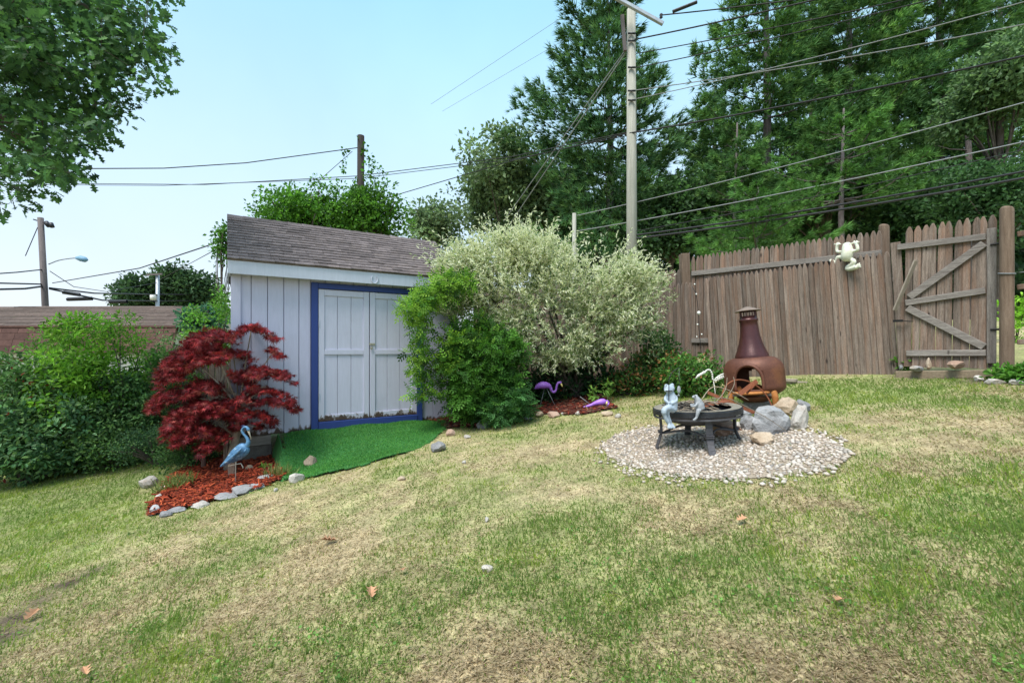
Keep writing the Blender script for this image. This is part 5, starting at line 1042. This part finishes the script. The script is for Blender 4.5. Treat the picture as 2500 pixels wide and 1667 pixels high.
for sg in (1, -1):
    q8 = [Vector((x, 19+(y-19)*sg, z)) for x, y, z in ((hx0,e0,e1),(hx1,e0,e1),(hx1,r0_,r1_),(hx0,r0_,r1_))]; rfm.add(q8+[p-Vector((0,0,.08)) for p in q8], [(0,1,2,3),(7,6,5,4),(0,4,5,1),(1,5,6,2),(2,6,7,3),(3,7,4,0)])
hr = rfm.build('roof', BR1, hroot, False, o_); nC = 15; L_ = math.hypot(r0_-e0, r1_-e1); sa = math.atan2(r1_-e1, r0_-e0); rr_ = random.Random(8)
for k in range(nC):
    x = hx0+rr_.random()*.4
    xs_ = [hx0]
    while x < hx1: xs_.append(x); x += rr_.choice((1.2, .9, 1.6))
    xs_.append(hx1)
    for a, b in zip(xs_[:-1], xs_[1:]):
        if b < -20.5 or b-a < .05: continue
        t0, t1 = k*L_/nC-.01, (k+1)*L_/nC+.02; h0 = .035; pt = lambda x, t, h: Vector((x, e0+t*math.cos(sa)-h*math.sin(sa), e1+t*math.sin(sa)+h*math.cos(sa)))
        V = [pt(a+.008,t0,.003), pt(b-.008,t0,.003), pt(b-.008,t0,h0), pt(a+.008,t0,h0), pt(a+.008,t1,.003), pt(b-.008,t1,.003), pt(b-.008,t1,.006), pt(a+.008,t1,.006)]
        MB().add([v-V[0] for v in V], [(0,1,2,3),(4,7,6,5),(0,4,5,1),(1,5,6,2),(2,6,7,3),(3,7,4,0)]).build('shingle_strip', BR1, hr, loc=V[0]-o_)
low = MB(); low.bar((hx0, 16.22, 1.58), (hx1-.05, 16.22, 1.58), .95, .04, up=(0,.22,1)); lo_ = low.build('mansard', BR2, hroot, False, o_)
for k in range(4):
    x = -21.0-rr_.random()*.3; z0 = 1.12+.235*k; y0 = 16.14+.055*k
    while x < hx1-.15:
        b = min(x+rr_.choice((.42,.5,.6)), hx1-.06); m = MB(); m.box((0, 0, 0), (b-x-.012, .025, .25), Matrix.Rotation(-.26, 3, 'X')); m.build('shingle', BR2, lo_, loc=Vector(((x+b)/2, y0-.03, z0+.12))-o_); x = b
MB().box(((hx0+hx1)/2, 16.30, 2.06), (hx1-hx0, .10, .06)).build('gutter', BR2, hroot, False, o_)
m = MB(); 
for sg in (1, -1): m.bar((hx1+.03, 19+(e0-19)*sg, e1-.06), (hx1+.03, 19, r1_-.05), .14, .03, up=(0,0,1))
m.build('rake_trim', M('dark_trim', (.03,.03,.032), (.05,.05,.05), 6, rnd=0), hroot, False, o_)
# ------------------------------------------------------------------ poles
POLEG = M('pole_wood', (.24,.24,.205), (.38,.37,.33), 5, (8,8,.35), .9, bmp=.4, rnd=0, c3=(.24,.26,.19), s3=2); POLED = M('dark_pole_wood', (.014,.012,.011), (.034,.028,.026), 5, (8,8,.4), .9, rnd=0); POLEM = M('weathered_pole', (.085,.072,.075), (.15,.13,.13), 5, (6,6,.4), .9, rnd=.1); GALV = M('grey_steel', (.30,.33,.38), (.42,.45,.5), 8, rough=.5, metal=.4, rnd=0)
Yp = 13.5; pb = P(1543, 600, Yp); base = on(pb.x, Yp); up_ = thing('utility_pole', 'tall pale wooden utility pole with crossarm before the pines', 'utility pole', base); o_ = Vector(base)
top = P(1541, 24, Yp); MB().tube([base-Vector((0,0,.3)), base.lerp(top, .5), top], [.17,.15,.125], 14).build('shaft', POLEG, up_, True, o_)
a, b = P(1490, -12, Yp-.35), P(1619, 60, Yp-.15); a, b = P(1480,-18,13.1), P(1619,59,13.1); MB().bar(a, b, .10, .10, bev=.01).build('crossarm', GALV, up_, False, o_)
MB().bar(P(1519,38,13.4), P(1526,125,13.4), .09, .09, up=(1,0,0)).build('bracket_board', POLEM, up_, False, o_)
for px, py in ((1614,46),(1508,-8)): MB().lathe([(.0,.14),(.04,.13),(.05,.09),(.03,.06),(.05,.03),(.02,0)], 10).build('insulator', PITM, up_, True, None, P(px, py, 13.1)-o_)
ha = MB()
for py in (82, 100, 165, 222, 245): ha.tube([P(1533,py,13.36), P(1552,py,13.3)], .03, 6)
ha.build('hardware', PITM, up_, True, o_)
Yd = 16; db = on(P(879,560,Yd).x, Yd); dp_ = thing('old_pole', 'dark bare pole top overgrown with ivy behind the shed', 'utility pole', db); MB().tube([Vector((0,0,-.2)), P(881,332,Yd)-db], [.14,.12], 12).build('shaft', POLED, dp_, True)
r = np.random.default_rng(5); n = 260; hz = np.linspace(462, 640, n); cl = np.array([tuple(P(877+r.normal()*9*(1+.6*(y>470)), y, Yd-.15+.12*r.normal())) for y in hz]); ivy = [(.07,.20,.022),(.10,.27,.03),(.05,.14,.02)]
ex = np.array([tuple(P(a+r.normal()*4, b+r.normal()*5, Yd+.2*r.normal())) for a, b in ((892,365),(900,380),(910,395),(925,410),(935,425),(905,405),(890,400),(897,425),(845,370),(842,390),(848,410),(915,440),(940,450),(870,440),(884,350)) for _ in range(2)])
foliage('ivy', dp_, np.concatenate([cl, ex]), .13, 8, T_oval(.7), (.08,.14), ivy, 6, off=Vector(db), clumpvar=.2)
Ys = 24; sb = on(P(122,760,Ys).x, Ys); sp_ = thing('street_light_pole', 'leaning street light pole behind the neighbouring house', 'utility pole', sb); o_ = Vector(sb); MB().tube([Vector((0,0,-.2)), P(99,532,Ys)-sb], [.16,.13], 12).build('shaft', POLEM, sp_, True)
MB().tube(smooth_path([P(119,645,Ys), P(145,635,Ys), P(180,630,Ys), P(192,631,Ys)], 4), .035, 6).build('arm', GALV, sp_, True, o_); hd = MB(); hd.tube([P(186,630,Ys), P(196,631,Ys), P(208,634,Ys), P(214,635,Ys)], [.07,.15,.14,.04], 10); hd.build('lamp_head', M('lamp_blue', (.12,.25,.38), (.18,.33,.46), 5, rough=.5, rnd=0), sp_, True, o_)
bk = MB(); bk.bar(P(82,536,Ys), P(126,549,Ys), .06, .06); bk.tube([P(112,543,Ys), P(120,552,Ys)], .12, 8); bk.tube([P(124,545,Ys), P(128,555,Ys)], .10, 8); bk.build('bracket', PITM, sp_, True, o_)
Yq = 40; qb = on(P(384,750,Yq).x, Yq); sp2 = thing('far_pole', 'small far utility pole with white transformer before the round tree', 'utility pole', qb); o_ = Vector(qb); MB().tube([Vector((0,0,-.2)), P(385,668,Yq)-qb], [.17,.14], 10).build('shaft', GALV, sp2, True); MB().tube([P(374,732,Yq-.3), P(374,719,Yq-.3)], .23, 12).build('transformer', CLAP, sp2, True, o_); MB().bar(P(358,671,Yq-.2), P(396,669,Yq-.2), .14, .14).build('crossarm', POLEM, sp2, False, o_)
hp = on(P(1402,560,15).x, 15); h2 = thing('short_post', 'short grey post top beyond the willow shrub', 'post', hp); MB().tube([Vector((0,0,-.2)), P(1402,521,15)-hp], [.07,.065], 8).build('shaft', POLEG, h2, True)
# ------------------------------------------------------------------ overhead wires
def wire(label, pts, rad=.012, mat=WIRE, sag=0., name='overhead_wire', grp='overhead wires'):
    W3 = [P(*p) for p in pts]; pp = []
    for a, b in zip(W3[:-1], W3[1:]):
        for k in range(12): t = k/12; pp.append(a.lerp(b, t)-Vector((0,0,sag*4*t*(1-t))))
    pp.append(W3[-1]); o = MB().tube(pp, rad, 5, False).build(name, mat, None, True, pp[0]); tag(o, label, 'wire', grp); return o
E = lambda py: (2620, py, 9.5)
def rext(x1, y1, x2, y2, px=2620): return y2+(y2-y1)/(x2-x1)*(px-x2)
for lab, z0, z1, rad, mt in [('lowest thick cable crossing low in front of the pines',(570,1095),(2352,810),.022,WIRE),('second lowest thick cable crossing in front of the pines',(570,1080),(2352,780),.020,WIRE),('thin grey wire just above the two low thick cables',(300,1062),(2352,645),.011,WIREG),('thin dark wire between the grey wire and the low cables',(570,1062),(2352,680),.008,WIRE),
        ('pale wire running from the short post up across the pines',(300,990),(2352,465),.010,WIREG),('dark middle cable passing the pole below its half height',(540,612),(2352,250),.018,WIRE),('thin wire leaving the pole just above the dark middle cable',(570,455),(2352,2),.009,WIREG),('wire leaving the pole at the second bracket from below',(570,415),(2352,105),.010,WIREG),
        ('dark wire leaving the pole at the middle bracket',(570,312),(2352,-120),.011,WIRE),('dark wire leaving the pole below the top bracket',(570,247),(2352,-135),.011,WIRE),('thick dark wire leaving the pole at the top bracket',(565,182),(2352,-250),.016,WIRE),('topmost dark wire from the crossarm end',(690,70),(2352,-165),.014,WIRE)]:
    s0_ = (1250+z0[0]*.5315, z0[1]*.5315); s1_ = (1250+z1[0]*.5315, z1[1]*.5315); Y0 = 13.4 if z0[0] > 400 else 14.5
    wire(lab, [(s0_[0], s0_[1], Y0), (2660, rext(*s0_, *s1_, 2660), 9.5)], rad*1.3, mt, .10)
wire('dark strain insulator rod by the crossarm end', [(1642,29,13.1),(1702,5,12.9)], .05, PITM)
wire('left guy wire slanting down from the pole', [(1529,120,13.5),(1230,540,19)], .019, WIREG); wire('right guy wire slanting down beside the left one', [(1527,130,13.5),(1243,550,19)], .019, WIREG)
wire('dark cable falling left from the pole past the far trees', [(1537,325,13.5),(1250,393,16),(941,484,19),(700,560,22)], .016); wire('service line from the pole towards the old pole, upper', [(1537,322,13.6),(1250,383,15),(872,430,16),(500,451,17),(32,447,20),(-200,440,21)], .013); wire('service line from the pole towards the old pole, lower', [(1537,330,13.7),(1250,390,15),(872,436,16.2),(400,453,17),(32,451,20),(-200,446,21)], .011)
wire('upper cable from the old pole top to the oak', [(873,361,16),(600,398,15),(400,411,14),(197,412,13),(-100,405,12)], .016); wire('cable slanting down left from the old pole', [(860,370,16),(780,440,15),(650,535,13.5)], .010)
wire('cable from the street light pole rising to the shed roof', [(128,691,24),(340,655,19),(537,590,15)], .022); wire('thin cable from the far pole rising to the shed roof', [(388,684,40),(470,640,26),(553,595,15.5)], .018)
for i, (lab, pts, rad) in enumerate([('upper of the two cables right of the street light pole',[(120,703,24),(230,716,26),(384,719,40),(560,719,52)],.045),('lower of the two cables right of the street light pole',[(120,705,24),(250,733,26),(384,735,40),(560,733,52)],.045),('upper cable left of the street light pole',[(-60,672,20),(40,665,22),(105,658,24)],.03),('middle cable left of the street light pole',[(-60,690,20),(105,694,24)],.04),('lower cable left of the street light pole',[(-60,708,20),(60,705,22),(105,699,24)],.05),('thin faint wire slanting over the street light pole',[(62,625,24),(92,555,24)],.02),('thin wire curving between street light pole and far pole',[(122,662,24),(180,700,26),(260,712,30),(384,690,40)],.02)]): wire(lab, pts, rad)
for lab, a, b in [('black splice case on the upper cable by the street light pole',(155,714),(195,720)),('black splice case on the lower cable by the street light pole',(165,731),(225,729)),('short black splice case right of the others',(268,737),(310,736))]: wire(lab, [(a[0],a[1],25.5),((a[0]+b[0])/2,(a[1]+b[1])/2,25.5),(b[0],b[1],25.6)], .11, WIRE, name='splice_case', grp='cable splice cases')
wire('thin faint high wire over the left of the pine', [(1052,255,35),(1400,24,30),(1480,-30,29)], .012, WIREG); wire('second thin faint high wire below the first', [(1080,272,35),(1360,108,30),(1500,20,29)], .010, WIREG)
# ------------------------------------------------------------------ broadleaf trees behind
def tree(name, label, px, Y, top, bot, wpx, pal, seed, ncl=200, cr=.55, nper=34, size=(.16,.26), trunk=BARK, tr=.18, dep=None, cat='tree', group=None, tpl=None, lean=0, **kw):
    b = on((px-CX)/F*Y, Y); zt = P(px, top, Y).z; zb = P(px, bot, Y).z; rz_ = (zt-zb)/2; rx_ = wpx/F*Y/2; c = Vector((b.x+lean, Y, (zt+zb)/2))
    root = thing(name, label, cat, b, 0, group); o_ = Vector(b); g = np.random.default_rng(seed)
    # several overlapping lobes so that the outline is uneven
    cl = []
    for k in range(9):
        d = unit(g.normal(size=3))*np.array([rx_, (dep or rx_), rz_])*.58*g.random()**.3; cl.append(ell_clumps(ncl//9, np.array(c)+d, np.array([rx_, dep or rx_, rz_])*(.36+.18*g.random()), seed+k, .6))
    cl = np.concatenate(cl); mb = MB(); mb.tube(smooth_path([b-Vector((0,0,.3)), b.lerp(c, .5), c, c+Vector((0,0,rz_*.6))], 4), list(np.linspace(tr, tr*.25, 13)), 9)
    stems(mb, b.lerp(c, .6), [Vector(s) for s in cl[g.choice(len(cl), 18, False)]], tr*.3, .015, 6, .12, seed, 5); mb.build('trunk', trunk, root, True, o_)
    foliage('crown', root, cl, cr, nper, tpl or T_diamond(.62), size, pal, seed+3, off=o_, **kw); return root
tree('vine_tree', 'bright green vine-covered tree rising behind the shed roof', 760, 14.5, 440, 640, 360, [(.075,.20,.024),(.10,.26,.03),(.055,.15,.022),(.13,.30,.04)], 101, 300, .35, 36, (.09,.15), dep=1.4)
tree('vine_tree', 'arching spray of the vine tree left of the shed roof', 540, 13.0, 520, 660, 70, [(.06,.16,.03),(.09,.22,.04)], 102, 45, .22, 16, (.09,.14), tr=.014, dep=.4)
tree('vine_tree', 'green tree behind the right half of the shed ridge', 905, 15.5, 430, 640, 190, [(.08,.20,.026),(.11,.25,.035),(.055,.15,.022)], 103, 150, .35, 30, (.10,.16), dep=1.2)
gg = [(.14,.215,.105),(.175,.26,.13),(.10,.165,.08),(.22,.30,.16)]
tree('broadleaf_tree', 'large grey-green broadleaf tree behind the willow shrub', 1235, 25, 330, 640, 400, gg, 104, 470, .75, 44, (.2,.32), dep=4)
tree('broadleaf_tree', 'small grey-green tree at the right end of the shed ridge', 1055, 23, 470, 640, 150, gg, 105, 120, .5, 34, (.16,.26), dep=1.6)
tree('broadleaf_tree', 'tree between the grey-green tree and the pine', 1390, 27, 440, 680, 200, [(.05,.11,.04),(.07,.14,.05)], 106, 220, .75, 36, (.2,.32), dep=2.5)
tree('broadleaf_tree', 'rounded dark tree left of the far utility pole', 340, 45, 668, 790, 130, [(.045,.09,.04),(.06,.12,.05)], 107, 130, 1.0, 40, (.35,.5)); tree('broadleaf_tree', 'rounded dark tree right of the far utility pole', 455, 47, 645, 790, 190, [(.045,.09,.04),(.06,.12,.05)], 108, 220, 1.0, 40, (.35,.5))
tree('conifer_bush', 'blue-green fir top beside the shed wall', 495, 12, 730, 830, 80, [(.05,.14,.09),(.07,.18,.11)], 109, 60, .3, 30, (.1,.16), tr=.05, dep=.5)
# ------------------------------------------------------------------ white pines
def pine(name, label, px, Y, top_z, base_crown, spread, seed, pal, tpl_n=8, dens=1.0, tr=.24, whorl=1.05, tuft=(.32,.50), asc=.06, group='tall pines beyond the fence', cone=.32, nb=5, tipc=None):
    b = on((px-CX)/F*Y, Y); root = thing(name, label, 'pine', b, 0, group); o_ = Vector(b); g = np.random.default_rng(seed); H = top_z-b.z; mb = MB()
    mb.tube([Vector((0,0,-.3)), Vector((g.normal()*.1, 0, H*.5)), Vector((0,0,H))], [tr, tr*.7, .03], 10); PS = []; AX = []; CV = []
    z = base_crown
    while z < H-.3:
        f = (H-z)/(H-base_crown); Lm = spread*(f**.75)*(.82 if f > .85 else 1)+.25; n = nb+int(g.integers(0, 2)); a0 = g.random()*6.28
        for k in range(n):
            L = Lm*g.uniform(.40, 1.18); a = a0+6.28*k/n+g.normal()*.25; d = np.array([math.cos(a), math.sin(a), 0]); sl_ = asc+.35*(1-f)+g.normal()*.07
            pts = [np.array([0,0,z])+d*L*t+np.array([0,0,L*(sl_*t-.10*math.sin(math.pi*t)+.10*t*t)]) for t in np.linspace(0, 1, 6)]
            mb.tube([Vector(p) for p in pts], list(np.linspace(.018+.016*L/2.5, .008, 6)), 5, False)
            side = np.array([-d[1], d[0], 0]); m = int(L*39*dens)+4; t = .22+.78*g.random(m)**.8; lat = g.normal(size=m)*.20*L*(1.25-t)*1.5*np.minimum(1, t*2); lat = np.clip(lat, -.42*L, .42*L)
            zz = L*(sl_*t-.10*np.sin(np.pi*t)+.10*t*t); p = np.array([0,0,z])+d*(L*t)[:, None]+side*lat[:, None]; p[:, 2] = z+zz+.05*g.random(m)+.02*np.abs(lat)
            PS.append(p); ax = d*1.0+side*(np.sign(lat)*np.minimum(1, np.abs(lat)*2/L))[:, None]*.9+g.normal(size=(m, 3))*.25; ax[:, 2] += cone; AX.append(ax); CV.append(np.full(m, 1+.16*g.normal())*(.85+.3*t))
        z += whorl*g.uniform(.75, 1.25)
    PS = np.concatenate(PS); AX = np.concatenate(AX); CV = np.concatenate(CV)[:, None]; N = len(PS); cols = pick(pal, N, g, .12)*CV
    V, Fc, Cc = place(T_tuft(tpl_n, .062, .85, seed), PS, AX, g.normal(size=(N, 3)), g.uniform(*tuft, N), cols)
    mb.build('trunk', BARKP, root, True); link('crown', np_mesh('crown', V, Fc, NEEDLE, Cc), root); return root
pp1 = [(.062,.145,.062),(.085,.185,.07),(.05,.115,.052),(.12,.225,.075)]; pp2 = [(.066,.155,.05),(.088,.19,.058),(.05,.118,.042),(.14,.26,.07)]; ppl = [(.088,.205,.05),(.12,.255,.06),(.07,.165,.045)]
pine('white_pine', 'big blue-green pine standing directly behind the utility pole', 1482, 24, 21.5, 4.6, 6.3, 201, pp1, dens=1.1)
pine('white_pine', 'second tall pine right of the utility pole', 1865, 22, 24, 4.6, 4.6, 202, pp2, dens=1.0)
pine('white_pine', 'tall pine in the middle of the right-hand wood', 2075, 24, 27, 4.0, 5.0, 203, pp2, dens=1.1)
pine('white_pine', 'tall pine at the right part of the wood', 2290, 23, 27, 5.0, 4.6, 204, pp2, dens=1.0)
pine('white_pine', 'dark pine set back between the first two pines', 1745, 32, 20, 1.5, 4.2, 205, pp1, dens=1.0)
pine('white_pine', 'tall pine set back near the right edge', 2440, 27, 30, 6.5, 5.0, 206, pp1, dens=.9)
pine('white_pine', 'pine set back behind the middle of the wood', 1980, 31, 29, 6, 5.0, 207, pp1, dens=.8)
pine('white_pine', 'pine set back beyond the right pines', 2190, 33, 31, 7, 5.4, 208, pp1, dens=.8)
pine('young_pine', 'young light green pine just behind the fence', 1850, 13.5, P(1850,455,13.5).z, 2.2, 2.3, 209, ppl, dens=1.2, tr=.09, whorl=.42, tuft=(.16,.26), group='young pines')
pine('young_pine', 'young bright green pine in front of the wood at middle right', 2060, 17, P(2060,265,17).z, 4.6, 2.9, 210, ppl, dens=1.0, tr=.13, whorl=.75, tuft=(.22,.34), group='young pines')
pine('young_pine', 'young pine left of the second tall pine', 1800, 19, P(1800,300,19).z, 3.5, 2.4, 211, pp2, dens=.9, tr=.12, whorl=.6, tuft=(.22,.34), group='young pines')
# broadleaf trees in the wood
dk = [(.05,.115,.04),(.07,.15,.05),(.04,.085,.035)]
tree('broadleaf_tree', 'pale-leaved oak crown at the upper right edge', 2440, 17, 90, 330, 330, [(.14,.24,.11),(.19,.31,.14),(.10,.18,.08)], 121, 380, .55, 34, (.14,.22), tr=.16, dep=2.0, lean=0)
tree('broadleaf_tree', 'leafy green tree low at the right edge behind the gate', 2440, 14, 330, 620, 260, [(.06,.14,.05),(.085,.18,.065),(.045,.10,.04)], 122, 260, .45, 34, (.11,.18), tr=.10, dep=1.6)
tree('broadleaf_tree', 'dark leafy understory tree behind the leaning panel', 2020, 19, 380, 640, 330, dk, 123, 260, .6, 34, (.16,.25), tr=.12, dep=2)
tree('broadleaf_tree', 'dark leafy understory tree right of the utility pole foot', 1640, 21, 400, 660, 330, dk, 124, 300, .65, 36, (.18,.27), tr=.12, dep=2.2)
tree('broadleaf_tree', 'dark leafy understory tree behind the gate', 2250, 18, 390, 640, 330, [(.04,.10,.035),(.06,.135,.045)], 125, 280, .6, 34, (.15,.24), tr=.12, dep=2)
tree('broadleaf_tree', 'dark leafy understory tree left of the utility pole foot', 1500, 26, 430, 680, 330, dk, 126, 280, .8, 34, (.22,.32), tr=.14, dep=2.2)
for i, (lab, px, Y, ln) in enumerate([('bare brown trunk deep in the wood right of the young pine',1910,25,.0),('bare trunk in the wood above the frog ornament',2010,23,.3),('bare trunk in the wood left of the gate',2100,26,-.2),('bare trunk in the wood above the gate',2270,22,.2),('slim trunk near the right edge of the wood',2360,20,.1),('slim dark trunk left of the second pine',1815,27,0)]):
    b = on((px-CX)/F*Y, Y); t_ = thing('tree_trunk', lab, 'tree trunk', b, 0, 'bare trunks in the wood'); mb = MB(); mb.tube(smooth_path([Vector((0,0,-.2)), Vector((ln*.3,0,3)), Vector((ln,0,7)), Vector((ln*1.5,.2,10))], 3), list(np.linspace(.19, .08, 10)), 8)
    g = np.random.default_rng(300+i)
    for k in range(9): z0 = 2+k*.8; a = g.random()*6.28; L = g.uniform(.6, 2); mb.tube([Vector((ln*z0/9,0,z0)), Vector((ln*z0/9+L*math.cos(a)*.6, L*math.sin(a)*.6, z0+.1)), Vector((ln*z0/9+L*math.cos(a), L*math.sin(a), z0+.3))], [.03,.02,.008], 5, False)
    mb.build('trunk', BARKP, t_, True)
# far wood that closes the view, one dense mass
r = np.random.default_rng(400); n = 1500; x = r.uniform(3, 60, n); y = r.uniform(34, 48, n); z = gz(x, y)+r.random(n)**1.15*(8+7*vnoise(x, y, 7, 3)); x2 = r.uniform(6, 45, 500); y2 = r.uniform(26, 33, 500); z2 = gz(x2, y2)+r.random(500)*3.2
cl = np.concatenate([np.stack([x, y, z], 1), np.stack([x2, y2, z2], 1)])
fw = foliage('far_wood', None, cl, 1.5, 48, T_diamond(.65), (.42,.68), [(.04,.09,.034),(.055,.12,.042),(.03,.065,.028),(.075,.15,.05)], 401, clumpvar=.25); tag(fw, 'dark mass of far woodland behind the pines', 'woodland', kind='stuff')
# bright ground plants seen through the gaps by the gate
for lab, px, py, Y, wpx, pal in [('bright lime ferns seen right of the thick gate post',2482,735,7.5,60,[(.22,.45,.04),(.30,.55,.06)]),('bright leaves seen through the gap left of the gate',2206,800,7.2,40,[(.18,.38,.04),(.25,.46,.06)]),('green weeds at the foot of the thick gate post',2485,905,4.9,50,[(.08,.22,.03),(.12,.28,.04)]),('green weed by the left foot of the gate',2218,878,6.05,26,[(.1,.26,.03),(.14,.32,.05)])]:
    c = P(px, py, Y); b = on(c.x, Y); h_ = max(.12, c.z-b.z); shrub('wild_plant', lab, b, (c.x, Y, b.z+h_*.6), (wpx/F*Y/2, .25, h_*.6), 40, .10, 18, T_oval(.45), (.05,.09), pal, int(px), nstem=6, r0=.006, cat='plant')
